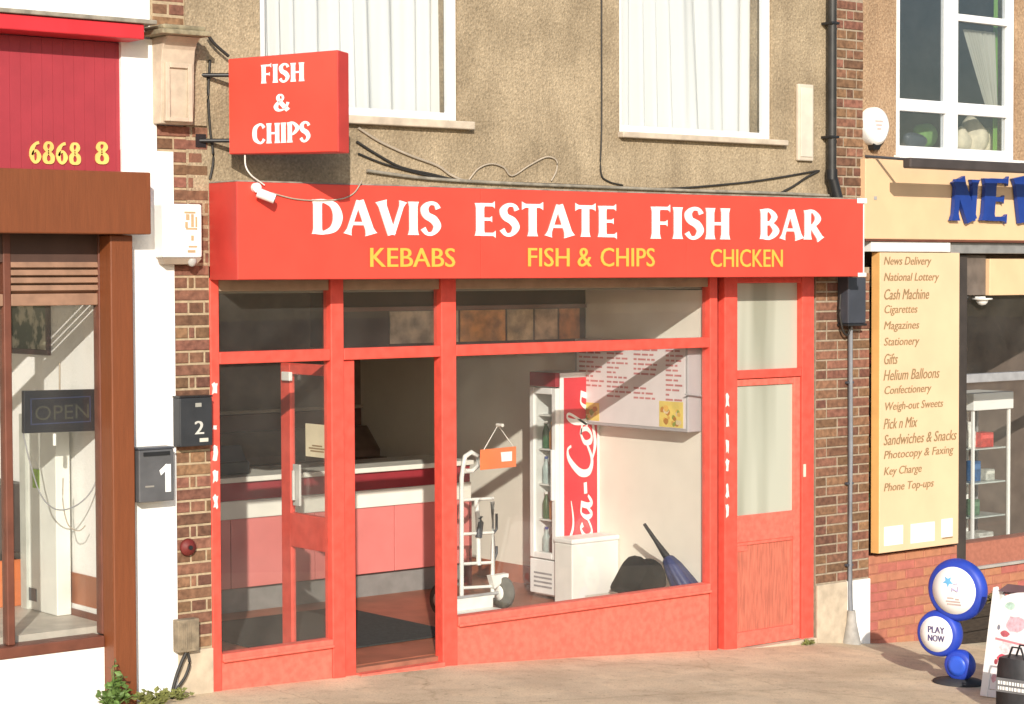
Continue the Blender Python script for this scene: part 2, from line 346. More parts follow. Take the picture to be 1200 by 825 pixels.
# ============================================================ ground
def sheet(name, m, xs, ys, zf, th=.25):
    vs = [(x, y, zf(x, y)) for y in ys for x in xs]; nx = len(xs)
    fs = [[j*nx+i, j*nx+i+1, (j+1)*nx+i+1, (j+1)*nx+i] for j in range(len(ys)-1) for i in range(nx-1)]
    return tag(MB().add(vs, fs).build(name, m), kind='structure')
def paving_mat():
    m = mat('worn_beige_paving', (.69, .565, .385), .9, .14, 1.6, col2=(.75, .62, .43), bump=.35, bscale=55, detail=9)
    t = m.node_tree; n = t.nodes; l = t.links; b = n['Principled BSDF']; src = [x for x in n if x.type == 'NEW_GEOMETRY'][0].outputs[0]
    old = b.inputs['Base Color'].links[0].from_socket
    def layer(scale, p0, c0, p1, old, stretch=None):
        q = n.new('ShaderNodeTexNoise'); q.inputs['Scale'].default_value = scale; q.inputs['Detail'].default_value = 8; s = src
        if stretch: mp = n.new('ShaderNodeMapping'); mp.inputs['Scale'].default_value = stretch; l.new(src, mp.inputs[0]); s = mp.outputs[0]
        l.new(s, q.inputs['Vector']); r = n.new('ShaderNodeValToRGB'); e = r.color_ramp.elements
        e[0].position = p0; e[0].color = (*c0, 1); e[1].position = p1; e[1].color = (1, 1, 1, 1); l.new(q.outputs[0], r.inputs[0])
        x = n.new('ShaderNodeMix'); x.data_type = 'RGBA'; x.blend_type = 'MULTIPLY'; x.inputs[0].default_value = 1
        l.new(old, x.inputs[6]); l.new(r.outputs[0], x.inputs[7]); return x.outputs[2]
    o = layer(95, .3, (.78, .77, .75), .55, old); o = layer(.9, .36, (.88, .87, .85), .52, o, (1, 2.2, 1)); o = layer(7, .3, (.86, .85, .83), .5, o); o = layer(28, .30, (.70, .68, .66), .37, o); o = layer(2.4, .46, (1.06, 1.05, 1.04), .5, o)
    wv = n.new('ShaderNodeTexVoronoi'); wv.feature = 'DISTANCE_TO_EDGE'; wv.inputs['Scale'].default_value = .55; dn = n.new('ShaderNodeTexNoise'); dn.inputs['Scale'].default_value = 3; dn.inputs['Detail'].default_value = 6; l.new(src, dn.inputs['Vector'])
    va = n.new('ShaderNodeMix'); va.data_type = 'RGBA'; va.inputs[0].default_value = .22; l.new(src, va.inputs[6]); l.new(dn.outputs['Color'], va.inputs[7]); l.new(va.outputs[2], wv.inputs['Vector'])
    cr = n.new('ShaderNodeValToRGB'); ce = cr.color_ramp.elements; ce[0].position = .0; ce[0].color = (.80, .78, .75, 1); ce[1].position = .006; ce[1].color = (1, 1, 1, 1); l.new(wv.outputs[0], cr.inputs[0])
    cx = n.new('ShaderNodeMix'); cx.data_type = 'RGBA'; cx.blend_type = 'MULTIPLY'; cx.inputs[0].default_value = 1; l.new(o, cx.inputs[6]); l.new(cr.outputs[0], cx.inputs[7]); o = cx.outputs[2]
    l.new(o, b.inputs['Base Color']); return m
xs = [-120, -30] + [a for a, b in GP] + [40, 120]
xs = sorted(set([-120, -30] + [-9+.5*i for i in range(47)] + [a for a, b in GP] + [40, 120]))
sheet('pavement', paving_mat(), xs, [-5.2, -4, -3, -2, -1, -.1, .12], lambda x, y: gz(x) + .004*math.sin(x*3.1+y*2)*(1 if y < -.3 else 0))
sheet('kerb', CONC, xs, [-5.35, -5.2], lambda x, y: gz(x) + (.004*math.sin(x*3.1+y*2)))
KF = MB(); vs = [(x, -5.35, gz(x)-q) for q in (.13, 0) for x in xs]; KF.add(vs, [[i, i+1, len(xs)+i+1, len(xs)+i] for i in range(len(xs)-1)])
tag(KF.build('kerb_face', CONC), kind='structure')
sheet('road', mat('grey_asphalt', (.05, .05, .05), .9, .2, 8, bump=.3), xs, [-120, -40, -20, -5.35], lambda x, y: gz(x)-.13)
sheet('ground', mat('dull_ground', (.09, .085, .07), .95, .2, .5), [-140, 140], [-140, 140], lambda x, y: -1.3)

# ============================================================ room shells behind the fronts
def st(name, m, *b): return tag(box(name, m, None, *b), kind='structure')
st('shop_floor', TILE, -.02, 4.335, .12, 4.6, -.3, 0)
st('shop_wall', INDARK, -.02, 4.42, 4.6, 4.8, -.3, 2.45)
st('shop_wall', mat('shaded_cream_wall', (.30, .26, .22), .8), -.02, .0, .3, 4.6, 0, 2.45)  # darker copy of the cream wall paint, shade put into its colour
st('shop_wall', INWALL, 4.335, 4.47, .095, 4.8, -.45, 2.45)
st('shop_ceiling', CEIL, -.6, 9.5, .1, 6, 2.46, 2.62)
st('shop_skirting', mat('red_skirting_tile', (.38, .11, .05), .4, .1), 4.32, 4.334, .12, 4.6, 0, .15)
st('party_wall', WALLWHITE, -.6, -.021, .31, 6, -.3, 2.455)
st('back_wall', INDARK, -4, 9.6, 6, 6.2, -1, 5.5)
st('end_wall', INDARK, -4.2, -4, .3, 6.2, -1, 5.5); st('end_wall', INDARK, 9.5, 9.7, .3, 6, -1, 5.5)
st('roof', INDARK, -4.2, 9.7, -.0, 6.2, 5.5, 5.7)
st('upper_floor', INDARK, -4, -.62, .25, 5.99, 2.9, 3.1)
st('upper_floor', INDARK, -.6, 9.49, .26, 5.99, 2.63, 2.8)
st('upper_room_wall', mat('reflection_blue_wall', (.30, .34, .40), .9), -3.9, 9.4, 3.2, 3.3, 2.81, 5.49)  # blue-grey wall colour stands in for sky reflected in the panes
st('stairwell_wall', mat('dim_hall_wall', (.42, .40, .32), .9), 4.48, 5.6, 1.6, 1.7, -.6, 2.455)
st('stairwell_floor', TILE, 4.48, 5.6, .12, 1.6, -.6, -.22)
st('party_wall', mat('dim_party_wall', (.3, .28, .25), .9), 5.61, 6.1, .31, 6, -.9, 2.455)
st('shop_floor', mat('dark_vinyl_floor', (.08, .07, .06), .6), 6.11, 9.5, .2, 5.9, -.9, -.05)

# ============================================================ upper storey of the terrace
B = thing('terrace_building', 'two-storey terrace with tan pebbledash first floor and white framed windows above the three shops', 'building', (2.5, 0, 2.6))
WT = 5.5
wm = MB()
for a in [(-.155, .38, 2.63, WT), (.38, 1.951, 2.63, 3.60), (1.951, 3.395, 2.63, WT), (3.395, 4.968, 2.63, 3.588), (4.968, 5.63, 2.63, WT),
          (.38, 1.951, 5.1, WT), (3.395, 4.968, 5.1, WT)]: wm.box(a[0], a[1], 0, .25, a[2], a[3])
wm.build('rendered_wall', PEB, B)
wm = MB()
for a in [(5.935, 6.385, 2.83, WT), (6.385, 7.937, 2.83, 3.52), (7.937, 9.5, 2.83, WT), (6.385, 7.937, 5.2, WT)]: wm.box(a[0], a[1], 0, .25, a[2], a[3])
wm.build('rendered_wall', PEBO, B, label='browner roughcast wall over the right-hand shop')
wm = MB().box(-4, -.39, .02, .25, 4.085, WT).box(-.39, -.155, .03, .25, 3.45, WT).box(-4, -.5, .06, .25, 2.9, 4.085)
wm.build('rendered_wall', WALLWHITE, B, label='white painted wall over the left-hand shop')
def bar(p, n, a, m=UPVC, bev=.006): return MB().box(*a).build(n, m, p, bev)
def window(x0, x1, z0, z1, fr, mulls, trans, yf=.03):
    f = MB()
    f.box(x0, x0+fr, yf, yf+.07, z0, z1).box(x1-fr, x1, yf, yf+.07, z0, z1).box(x0+fr, x1-fr, yf+.002, yf+.07, z0, z0+fr).box(x0+fr, x1-fr, yf+.002, yf+.07, z1-fr, z1)
    o = f.build('window', UPVC, B, .008)
    return o
w1 = window(.383, 1.948, 3.604, 5.09, .055, [], [])
box('pane', GLASSU, w1, .438, 1.893, .06, .066, 3.659, 5.035)
w2 = window(3.398, 4.965, 3.592, 5.09, .05, [], [])
box('pane', GLASSU, w2, 3.448, 4.915, .06, .066, 3.642, 5.04)
w3 = window(6.388, 7.934, 3.524, 5.19, .08, [], [])
bar(w3, 'mullion', (7.05, 7.2, .032, .098, 3.604, 5.11)); bar(w3, 'transom', (6.468, 7.05, .034, .096, 3.885, 3.985)); bar(w3, 'transom', (7.2, 7.854, .034, .096, 3.885, 3.985))
bar(w3, 'transom', (7.2, 7.854, .034, .096, 4.66, 4.72))
for a in [(6.468, 7.05, 3.604, 3.885), (7.2, 7.854, 3.604, 3.885), (6.468, 7.05, 3.985, 5.11), (7.2, 7.854, 3.985, 4.66), (7.2, 7.854, 4.72, 5.11)]:
    box('pane', GLASSB, w3, a[0], a[1], .062, .068, a[2], a[3])
SILL = mat('painted_sill', (.55, .46, .36), .8, .15, 10, bump=.15)
box('window_sill', SILL, B, .33, 2.04, -.06, .1, 3.548, 3.602, .008); box('window_sill', SILL, B, 3.38, 5.08, -.06, .1, 3.548, 3.59, .008)
box('window_sill', UPVC, B, 6.36, 7.96, -.07, .1, 3.49, 3.522, .008)
v = box('wall_panel', mat('off_white_vent_cover', (.60, .52, .42), .6, .1, 6), B, 5.215, 5.385, -.035, .0, 3.44, 4.03, .01)
MB().box(5.235, 5.365, -.042, -.0345, 3.47, 4.0).build('raised_panel', mat('off_white_vent_face', (.66, .59, .49), .6, .1, 6), v, .006)

def curtain(name, label, m, x0, x1, z0, z1, y, folds, amp, seed, x0b=None, x1b=None, rows=10):
    rnd = random.Random(seed); N = folds*10; mb = MB(); vs = []; ph = [rnd.uniform(0, 6.3) for _ in range(4)]
    x0b = x0 if x0b is None else x0b; x1b = x1 if x1b is None else x1b
    for j in range(rows+1):
        v = j/rows; a0 = x0b+(x0-x0b)*v; a1 = x1b+(x1-x1b)*v
        for i in range(N+1):
            u = i/N; s = math.sin(u*folds*6.283 + ph[0] + 2.1*math.sin(u*6.5+ph[1]) + .9*v*math.sin(u*4+ph[3])) ; s2 = math.sin(u*folds*2.7*6.283/2+ph[2])
            vs.append((a0+(a1-a0)*u, y + amp*(s*.7+s2*.3)*(1-.25*v), z0+(z1-z0)*v))
    for j in range(rows):
        for i in range(N): k = j*(N+1)+i; mb.f.append([k, k+1, k+N+2, k+N+1]); mb.sm.append(True)
    mb.v = vs; return tag(mb.build(name, m), label, 'curtain')
curtain('net_curtain', 'white net curtain, left half of the first-floor window behind the red projecting sign', NET, .42, 1.17, 3.63, 5.06, .17, 6, .05, 1, None, 1.2)
curtain('net_curtain', 'white net curtain, narrower right half of the window right of the projecting sign', NET, 1.13, 1.99, 3.63, 5.06, .24, 6, .04, 2, 1.16)
curtain('net_curtain', 'white net curtain, wide left piece in the middle first-floor window', NET, 3.42, 4.30, 3.62, 5.06, .17, 5, .055, 3, None, 4.36)
curtain('net_curtain', 'white net curtain, right piece beside the cord in the middle first-floor window', NET, 4.28, 5.03, 3.62, 5.06, .25, 4, .05, 4, 4.33)
curtain('net_curtain', 'cream net curtain gathered to the right in the far right upper window', NETY, at(1129, 20, .17).x, at(1167, 20, .17).x, 3.98, 4.62, .17, 9, .02, 5, at(1156, 120, .17).x, at(1169, 120, .17).x)
curtain('green_curtain', 'bright green curtain hanging at the right edge of the far right upper window', GREENC, at(1164, 70, .2).x, 7.93, 3.61, 5.1, .2, 3, .012, 6)
# things standing on the sill inside the far right window
def lump(name, label, cat, c, r, m, seed, sx=1, sy=1, sz=1, n=2):
    bm = bmesh.new(); bmesh.ops.create_icosphere(bm, subdivisions=3, radius=1); rnd = random.Random(seed)
    ks = [(Vector((rnd.gauss(0, 1), rnd.gauss(0, 1), rnd.gauss(0, 1))).normalized(), rnd.uniform(.1, .35)) for _ in range(9)]
    for v in bm.verts:
        d = v.co.normalized(); q = 1 + sum(a*max(0, d.dot(k))**6 for k, a in ks) - .1
        v.co = Vector((d.x*r*sx*q, d.y*r*sy*q, max(d.z, -.75)*r*sz*q))
    me = bpy.data.meshes.new(name); bm.to_mesh(me); bm.free(); me.materials.append(m); me.polygons.foreach_set('use_smooth', [True]*len(me.polygons))
    o = bpy.data.objects.new(name, me); COL.objects.link(o); o.location = c; return tag(o, label, cat)
TOY = mat('cream_plush', (.72, .60, .42), .95, .15, 12, bump=.4)
st('window_board', UPVC, 6.39, 7.93, .1, .5, 3.56, 3.6)
lump('soft_toy', 'cream soft toy, largest of those on the far right window sill', 'soft toy', (7.76, .30, 3.72), .14, TOY, 3, 1.1, .7, 1.05)
lump('soft_toy', 'small cream soft toy left of the larger one on the window sill', 'soft toy', (7.54, .26, 3.68), .09, TOY, 5, 1, .7, 1)
lump('soft_toy', 'cream soft toy tucked in the right corner of the window sill', 'soft toy', (7.95, .33, 3.70), .12, TOY, 8, .8, .7, 1)
lump('dark_cushion', 'dark lumpy bag on the sill behind the lower left pane of the right window', 'bag', (6.98, .3, 3.67), .09, DKGREY, 9, 1.5, .7, .8)
lump('green_reflection_lump', 'green lump standing in for reflected trees, left of the mullion in the right upper window', 'bag', (7.2, .38, 3.72), .12, mat('green_reflection_tint', (.18, .32, .08), .8), 14, 1.2, .7, .9)  # added lump, in place of trees mirrored in the pane
b = thing('jar', 'pale jar on the window sill in the left corner of the right upper window', 'jar', (6.56, .2, 3.6))
MB().lathe((6.56, .2, 3.6), ZV, [(.035, 0), (.04, .01), (.04, .1), (.028, .12)]).build('body', mat('pale_blue_glass', (.5, .6, .65), .2), b); MB().cyl((6.56, .2, 3.72), (6.56, .2, 3.745), .03).build('lid', WHITE, b)

# ============================================================ brick piers
PL = thing('brick_pier', 'left brick pier half painted white, with a carved stone bracket near its top', 'pier', (-.3, .15, gz(-.3)))
box('mortar_core', MORT, PL, -.598, -.0, .006, .3, -.2, 3.45)
box('mortar_core', MORT, PL, -.38, -.156, .007, .029, 3.99, 5.4)
box('painted_face', WALLWHITE, PL, -.601, -.252, -.012, .0055, -.2, 3.325); box('painted_face', WALLWHITE, PL, -.6, -.365, -.013, .02, 3.326, 3.995)
box('plinth', CONC, PL, -.2515, -.002, -.016, .0055, -.2, .268, .006)
ROWA, ROWB = [.225], [.105, .055, .105]
bricks(PL, -.249, -.003, .272, 3.33, [[.222], [.105, .04, .105], [.222], [.105, .105, .03]], BRICK)
bricks(PL, -.362, -.003, 3.335, 3.48, [[.105, .222], [.222, .105]], BRICK)
bricks(PL, -.378, -.16, 4.07, 4.7, [[.222], [.105, .105]], BRICK, y=.004)
cb = MB(); x0, x1 = -.39, -.165
prof = [(.0, 3.487), (-.10, 3.487), (-.115, 3.62), (-.12, 3.84), (-.135, 3.93), (-.16, 3.97), (-.20, 4.004), (0, 4.004)]
cb.prism([(x0, y, z) for y, z in prof], (x1-x0, 0, 0)); c0 = cb.build('stone_bracket', STONE, PL, .005)
pf = MB(); a, b2 = x0+.02, x1-.02
for q in [(a, a+.03, 3.50, 3.85), (b2-.03, b2, 3.50, 3.85), (a+.03, b2-.03, 3.82, 3.85), (a+.03, b2-.03, 3.50, 3.525)]: pf.box(q[0], q[1], -.137, -.10, q[2], q[3])
pf.build('raised_border', STONE, c0, .004)
box('bracket_cap', STONED, PL, -.46, -.13, -.265, .0, 4.006, 4.036, .006); box('bracket_cap', STONED, PL, -.44, -.15, -.24, .0, 4.037, 4.066, .01)
box('bracket_side', PEB, PL, -.163, -.02, -.02, .0, 3.49, 3.98)

PR = thing('brick_pier', 'right brick pier between the red side door and the cream board, with grey plinth', 'pier', (5.75, .15, gz(5.75)))
box('mortar_core', MORTG, PR, 5.455, 6.075, .006, .3, -.8, 2.62); box('mortar_core', MORTG, PR, 5.632, 5.934, -.044, .1, 3.0, 5.4)
box('plinth', CONC, PR, 5.455, 5.80, -.02, .0055, -.8, .128, .006)
box('painted_plinth', WALLWHITE, PR, 5.80, 6.07, -.022, .0055, -.8, .128, .006, label='white painted right half of the plinth')
bricks(PR, 5.458, 6.072, .132, 2.62, [[.222, .105, .222], [.105, .222, .105, .105], [.105, .222, .222], [.222, .105, .105, .105]], BRICK)
bricks(PR, 5.634, 5.932, 3.1, 4.75, [[.222, .07], [.105, .105, .07], [.07, .222], [.105, .07, .105]], BRICK, y=-.05)

# ============================================================ pipes and cables on the upper wall
DPM = mat('black_iron_pipe', (.028, .026, .024), .5, .25, 12)
dp = thing('downpipe', 'dark downpipe running down the wall left of the upper brick pier', 'pipe', (5.54, -.06, 3.2))
MB().cyl((5.545, -.075, 3.33), (5.545, -.075, 5.4), .036, n=18).build('pipe', DPM, dp)
MB().cyl((5.545, -.075, 3.30), (5.545, -.075, 3.38), .045, n=18).cyl((5.545, -.075, 3.33), (5.60, -.10, 3.12), .042, n=16).build('pipe_shoe', BLACK, dp)
for z in (3.62, 4.5): box('clip', BLACK, dp, 5.50, 5.59, -.115, .0, z, z+.02, .004)
def cable(label, pix, r, m, y=-.012, ys=None):
    pts = [at(p[0], p[1], ys[i] if ys else y) for i, p in enumerate(pix)]
    out = []
    for i in range(len(pts)-1):
        p0, p1, p2, p3 = pts[max(i-1, 0)], pts[i], pts[i+1], pts[min(i+2, len(pts)-1)]
        for k in range(6):
            t = k/6; out.append(.5*((2*p1)+(p2-p0)*t+(2*p0-5*p1+4*p2-p3)*t*t+(3*p1-p0-3*p2+p3)*t**3))
    out.append(pts[-1]); return tag(MB().tube(out, r, 6).build('cable', m), label, 'cable')
cable('dark cable sagging from beside the projecting sign down to the fascia top', [(418, 166), (440, 180), (470, 196), (505, 204), (540, 212), (580, 214)], .009, CAB)
cable('pale cable sagging just under the window sill beside the projecting sign', [(420, 150), (445, 166), (480, 182), (512, 194), (530, 206), (552, 213), (600, 216)], .009, CABT)
cable('thin cable fanning lower from the projecting sign to the fascia', [(420, 180), (450, 192), (490, 203), (530, 211), (570, 215)], .007, CAB)
cable('thin pale cable looping up in two humps above the fascia lettering', [(548, 213), (560, 198), (575, 192), (590, 196), (600, 206), (620, 194), (640, 184), (652, 188), (652, 200), (646, 212)], .006, CABT)
cable('thin vertical cable down the pebbledash between the two upper windows', [(705, -60), (705, 60), (705, 150), (704, 200), (712, 212), (730, 217)], .006, CAB)
cable('long dark cable lying along the wall above the right half of the fascia', [(560, 213), (650, 216), (720, 219), (780, 221), (850, 216), (900, 210), (958, 200)], .008, CAB)
cable('dark cable dropping from the downpipe shoe to the fascia', [(960, 200), (945, 208), (930, 218), (915, 226)], .009, CAB)
cable('slack cable lying in the angle above the fascia', [(430, 200), (500, 209), (600, 215), (700, 219), (800, 223), (900, 226), (990, 230)], .012, LEAD, y=-.02)
cable('thin dark cable from the stone bracket down to the projecting sign', [(243, 40), (252, 52), (268, 66)], .01, CAB, y=-.06)
cable('thin dark cable down the wall right of the stone bracket', [(246, 70), (244, 110), (246, 150), (250, 185), (246, 210)], .008, CAB)

def oval(name, label, cat, c, n_, rx, rz, d, m, m2):
    pass
ab = thing('alarm_box', 'white oval burglar alarm box with a black base on the wall right of the pier', 'alarm', (6.08, -.03, 3.7))
c = Vector((6.085, 0, 3.735)); N = 26
def ov(k, y, zlo=-9): return [(c.x+k*.145*math.cos(2*math.pi*i/N)*(1-.12*(math.sin(2*math.pi*i/N) < 0)*abs(math.sin(2*math.pi*i/N))), y, max(c.z+k*.155*math.sin(2*math.pi*i/N), c.z+zlo)) for i in range(N)]
def loft(rings, m, name, par):
    mb = MB(); vs = [p for r in rings for p in r]; n = len(rings[0])
    mb.add(vs, [[i*n+j, i*n+(j+1) % n, (i+1)*n+(j+1) % n, (i+1)*n+j] for i in range(len(rings)-1) for j in range(n)], True); mb.add(rings[-1], [list(range(n))]); return mb.build(name, m, par)
loft([ov(1, 0), ov(1, -.05), ov(.93, -.072), ov(.8, -.082)], mat('white_alarm_plastic', (.85, .84, .82), .35), 'cover', ab)
MB().prism([(6.035, -.07, 3.605), (6.14, -.07, 3.605), (6.12, -.06, 3.55), (6.055, -.06, 3.55)], (0, .065, 0)).build('base', BLACK, ab, .006)
mk = MB()
for i in range(3): mk.box(6.04+.012*i, 6.13-.01*i, -.0845, -.083, 3.77-.03*i, 3.782-.03*i)
mk.build('print', mat('faint_red_print', (.75, .5, .45), .5), ab)

# ============================================================ fish bar shopfront
F = thing('shopfront', 'red timber shopfront of the fish bar with glazed panes above low red panels', 'shopfront', (2.2, 0, gz(2.2)))
def post(x0, x1, y0, y1, z1=2.56, m=RED, par=F, name='post'): return box(name, m, par, x0, x1, y0, y1, gz((x0+x1)/2)-.1, z1, .007)
post(.002, .068, 0, .09); post(.899, 1.0, 0, .09); post(1.003, 1.103, .03, .09, 2.02, name='door_jamb'); post(1.79, 1.917, 0, .09); post(4.30, 4.379, 0, .09)
for a, b in ((.069, .898), (1.001, 1.789), (1.918, 4.299)): box('transom', RED, F, a, b, .004, .088, 2.022, 2.098, .007)
hd = mat('beige_header_board', (.34, .25, .17), .7, .12, 8)
for a, b in ((.069, .898), (1.001, 1.789), (1.918, 4.299)): box('header', hd, F, a, b, .02, .088, 2.475, 2.56, .004)
# left fixed light
box('sill_rail', REDW, F, .069, .898, -.012, .088, .165, .218, .008); box('sill_bead', REDW, F, .069, .898, -.022, -.0125, .165, .182, .004)
def riser(x0, x1, z1):
    n = 8; mb = MB(); vs = []
    pts = [(x0+(x1-x0)*i/n) for i in range(n+1)]
    mb.prism([(x0, .012, z1)] + [(p, .012, gz(p)-.06) for p in pts] + [(x1, .012, z1)], (0, .07, 0)); return mb.build('stall_riser', REDW, F)
riser(.069, .898, .164); riser(1.918, 4.299, .187)
box('sill_rail', REDW, F, 1.918, 4.299, -.012, .088, .188, .255, .008); box('sill_bead', REDW, F, 1.918, 4.299, -.026, -.0125, .188, .206, .004)
for a in [(.069, .898, .218, 2.022), (.069, .898, 2.098, 2.475), (1.001, 1.789, 2.098, 2.475), (1.918, 4.299, .255, 2.022), (1.918, 4.299, 2.098, 2.475)]:
    box('window_pane', GLASS, F, a[0], a[1], .05, .056, a[2], a[3])
box('threshold', REDW, F, 1.104, 1.789, -.03, .05, gz(1.45)-.1, -.035, .006)
box('doorway_floor', mat('worn_red_step', (.33, .13, .08), .7, .2, 6), F, 1.104, 1.789, .051, .119, -.2, -.006)
stk = mat('torn_white_sticker', (.75, .70, .66), .8, .1, 20)
def sticker(x0, x1, z0, z1, y=-.0015, par=None):
    cx, cz = (x0+x1)/2, (z0+z1)/2; mb = MB(); N = 9; rnd = random.Random(int(z0*1000))
    pts = [(-1, -1), (-.2, -.9), (.5, -1), (1, -.8), (.9, .1), (1, .8), (.4, .9), (-.3, 1), (-1, .85), (-.85, -.1)]
    mb.prism([(cx+(x1-x0)/2*a*rnd.uniform(.55, 1.15), y, cz+(z1-z0)/2*b*rnd.uniform(.6, 1.1)) for a, b in pts], (0, .0012, 0)); mb.build('sticker' if par is None else 'torn_label', stk, par or F)
for z0, z1 in ((1.84, 1.92), (1.42, 1.53), (1.29, 1.37), (1.12, 1.22), (1.62, 1.65)): sticker(.012, .05, z0, z1)
# open door
d = MB(); X0, X1 = 1.058, 1.098
d.box(X0, X1, .735, .852, .0, 1.98).box(X0, X1, .10, .20, .0, 1.98); D = d.build('entrance_door', RED, F, .006)
for z0, z1, e in ((1.905, 1.979, 0), (.735, .965, .004), (.001, .06, 0)): MB().box(X0-e, X1+e, .2005, .7345, z0, z1).build('rail', RED, D, .005)
MB().box(1.075, 1.081, .2, .735, .965, 1.905).build('glass', GLASS, D); MB().box(1.075, 1.081, .2, .735, .06, .735).build('glass', GLASS, D)
nb = mat('cream_paper_notice', (.74, .66, .47), .8, .06, 8)
MB().box(1.0665, 1.0735, .285, .56, 1.36, 1.58).build('notice', nb, D)
nl = MB()
for i, q in enumerate((.16, .2, .12)): nl.box(1.065, 1.0662, .42-q/2, .42+q/2, 1.395+.018*i, 1.405+.018*i)
nl.build('notice_print', TXTB, D)
MB().box(1.040, 1.0575, .60, .68, 1.02, 1.30).tube([(1.02, .64, 1.06), (1.02, .64, 1.26)], .012, 8).build('handle', mat('pale_handle_plate', (.55, .55, .52), .4), D, .003)
MB().box(1.03, 1.058, .70, .80, 1.86, 1.92).build('door_closer', WHITE, D, .005)

# side door to the flats
SD = thing('side_door', 'narrow red door with obscured glass and a faded lower panel, right of the shop window', 'door', (4.95, 0, gz(4.95)))
post(4.380, 4.44, .05, .11, 2.56, mat('recess_shade_red', (.22, .03, .025), .6), SD, 'dark_strip')  # dark red strip carries the shade of the recess in its colour
post(4.441, 4.578, -.012, .09, 2.56, RED, SD, 'frame_post'); post(5.29, 5.425, -.006, .09, 2.56, RED, SD, 'frame_post')
box('frame_transom', RED, SD, 4.579, 5.289, .0, .088, 1.775, 1.84, .006)
box('frame_head', RED, SD, 4.579, 5.289, .0, .088, 2.50, 2.56, .006)
box('fanlight_pane', FROST, SD, 4.579, 5.289, .05, .056, 1.84, 2.50)
lf = MB(); g5 = -.27
lf.box(4.582, 4.60, .012, .06, g5, 1.77).box(5.215, 5.287, .012, .06, g5, 1.77)
L = lf.build('door_leaf', REDW, SD, .005)
for z0, z1, e in ((1.72, 1.769, 0), (.53, .735, .0), (g5, -.155, 0)): MB().box(4.6005, 5.2145, .0125, .0595, z0, z1).build('rail', REDW, L, .005)
MB().box(4.6, 5.215, .03, .036, .735, 1.72).build('pane', FROST, L)
MB().box(4.6, 5.215, .034, .05, -.155, .53).build('lower_panel', PLY, L)
MB().box(4.60, 5.215, .02, .034, .505, .53).box(4.60, 4.72, .026, .034, .46, .505).build('panel_moulding', REDW, L, .004)
box('doorstep', CONC, SD, 4.55, 5.42, -.05, .1, -.7, g5-.004, .008)
MB().box(5.30, 5.325, -.016, -.006, .99, 1.09).build('lock_plate', mat('pale_plate', (.7, .62, .5), .4), SD, .003)
for i in range(6):
    z = 1.62 - .17*i + (i % 2)*.02
    sticker(4.450, 4.486, z-.06, z+.055, -.0135, SD)
# net hanging behind the obscured glass of the narrow side door', NETG, 4.5, 5.4, .7, 1.75, .16, 5, .03, 21)
# net behind the fanlight over the narrow side door', NETY, 4.5, 5.4, 1.8, 2.45, .16, 5, .03, 22)

# ============================================================ fascia sign
S_ = thing('fascia_sign', 'long red fascia sign with white and yellow lettering over the fish bar', 'sign', (2.8, -.16, 2.54))
FY = -.33
box('sign_box', SIDE_SHADE, S_, .0, 5.625, FY+.006, -.002, 2.545, 3.14, .004)
for a, b in ((.004, 1.868), (1.870, 3.738), (3.740, 5.622)): box('face_panel', SIGNRED, S_, a, b, FY, FY+.0055, 2.549, 3.136, .002)
box('end_strip', WHITE, S_, 5.626, 5.65, FY+.01, -.05, 2.56, 3.13, .004)
box('corner_clip', WHITE, S_, 5.55, 5.66, FY-.006, FY-.0005, 3.11, 3.15, .002); box('corner_clip', WHITE, S_, 5.56, 5.655, FY-.006, FY-.0005, 2.545, 2.575, .002)
box('top_trim', LEAD, S_, .0, 5.6, FY+.02, -.002, 3.141, 3.15)
def fit(txt, px0, px1, pyt, pyb, m, serif=True, y=FY, par=S_, name='lettering', dep=.006, shear=0):
    pm = (px0+px1)/2; a = at(px0, (pyt+pyb)/2, y); b = at(px1, (pyt+pyb)/2, y); t = at(pm, pyt, y).z; bo = at(pm, pyb, y).z
    o = Vector((a.x, y-.0005, bo))
    if serif: return lay(name, word_strokes(txt), o, XV, ZV, b.x-a.x, t-bo, m, par, dep, shear)
    return sans(name, txt, o, XV, ZV, b.x-a.x, t-bo, m, par, dep, shear, bold=.006)
fit('DAVIS', 365, 516, 233.5, 277, LETW); fit('ESTATE', 556, 722, 237, 279.5, LETW); fit('FISH', 762, 855, 240.5, 281, LETW); fit('BAR', 890, 965, 245, 283.5, LETW)
fit('KEBABS', 433, 532, 290.5, 313, LETY, False); fit('FISH', 618, 666, 290.5, 312.5, LETY, False); fit('&', 676, 692, 290.5, 312.5, LETY, False); fit('CHIPS', 703, 766, 290.5, 312.5, LETY, False); fit('CHICKEN', 832, 916, 292, 313, LETY, False)

# projecting sign
PJ = thing('projecting_sign', 'square red box sign with white lettering sticking out from the wall on brackets', 'sign', (.2, -.5, 3.31))
I = Vector((.057, -.15, 0)); O = Vector((.352, -.9, 0)); u = (O-I).normalized(); W_ = (O-I).length; nrm = u.cross(ZV); th = Vector((.10, .03, 0))
zb0, zt0, zb1, zt1 = 3.312, 3.894, 3.302, 3.905
def P3(p, z): return Vector((p.x, p.y, z))
MB().add([P3(I, zb0), P3(O, zb1), P3(O, zt1), P3(I, zt0), P3(I+th, zb0), P3(O+th, zb1-.004), P3(O+th, zt1-.01), P3(I+th, zt0)],
         [[0,1,2,3], [4,7,6,5], [1,5,6,2], [0,3,7,4], [3,2,6,7], [0,4,5,1]]).build('sign_box', SIDE_SHADE, PJ, .006)
fn = u.cross(ZV); e_ = .006
MB().prism([P3(I+u*e_, zb0+e_)+fn*.0005, P3(O-u*e_, zb1+e_)+fn*.0005, P3(O-u*e_, zt1-e_)+fn*.0005, P3(I+u*e_, zt0-e_)+fn*.0005], fn*.003).build('face_panel', SIGNRED, PJ)
I = I + fn*.0035
fn = u.cross(ZV)
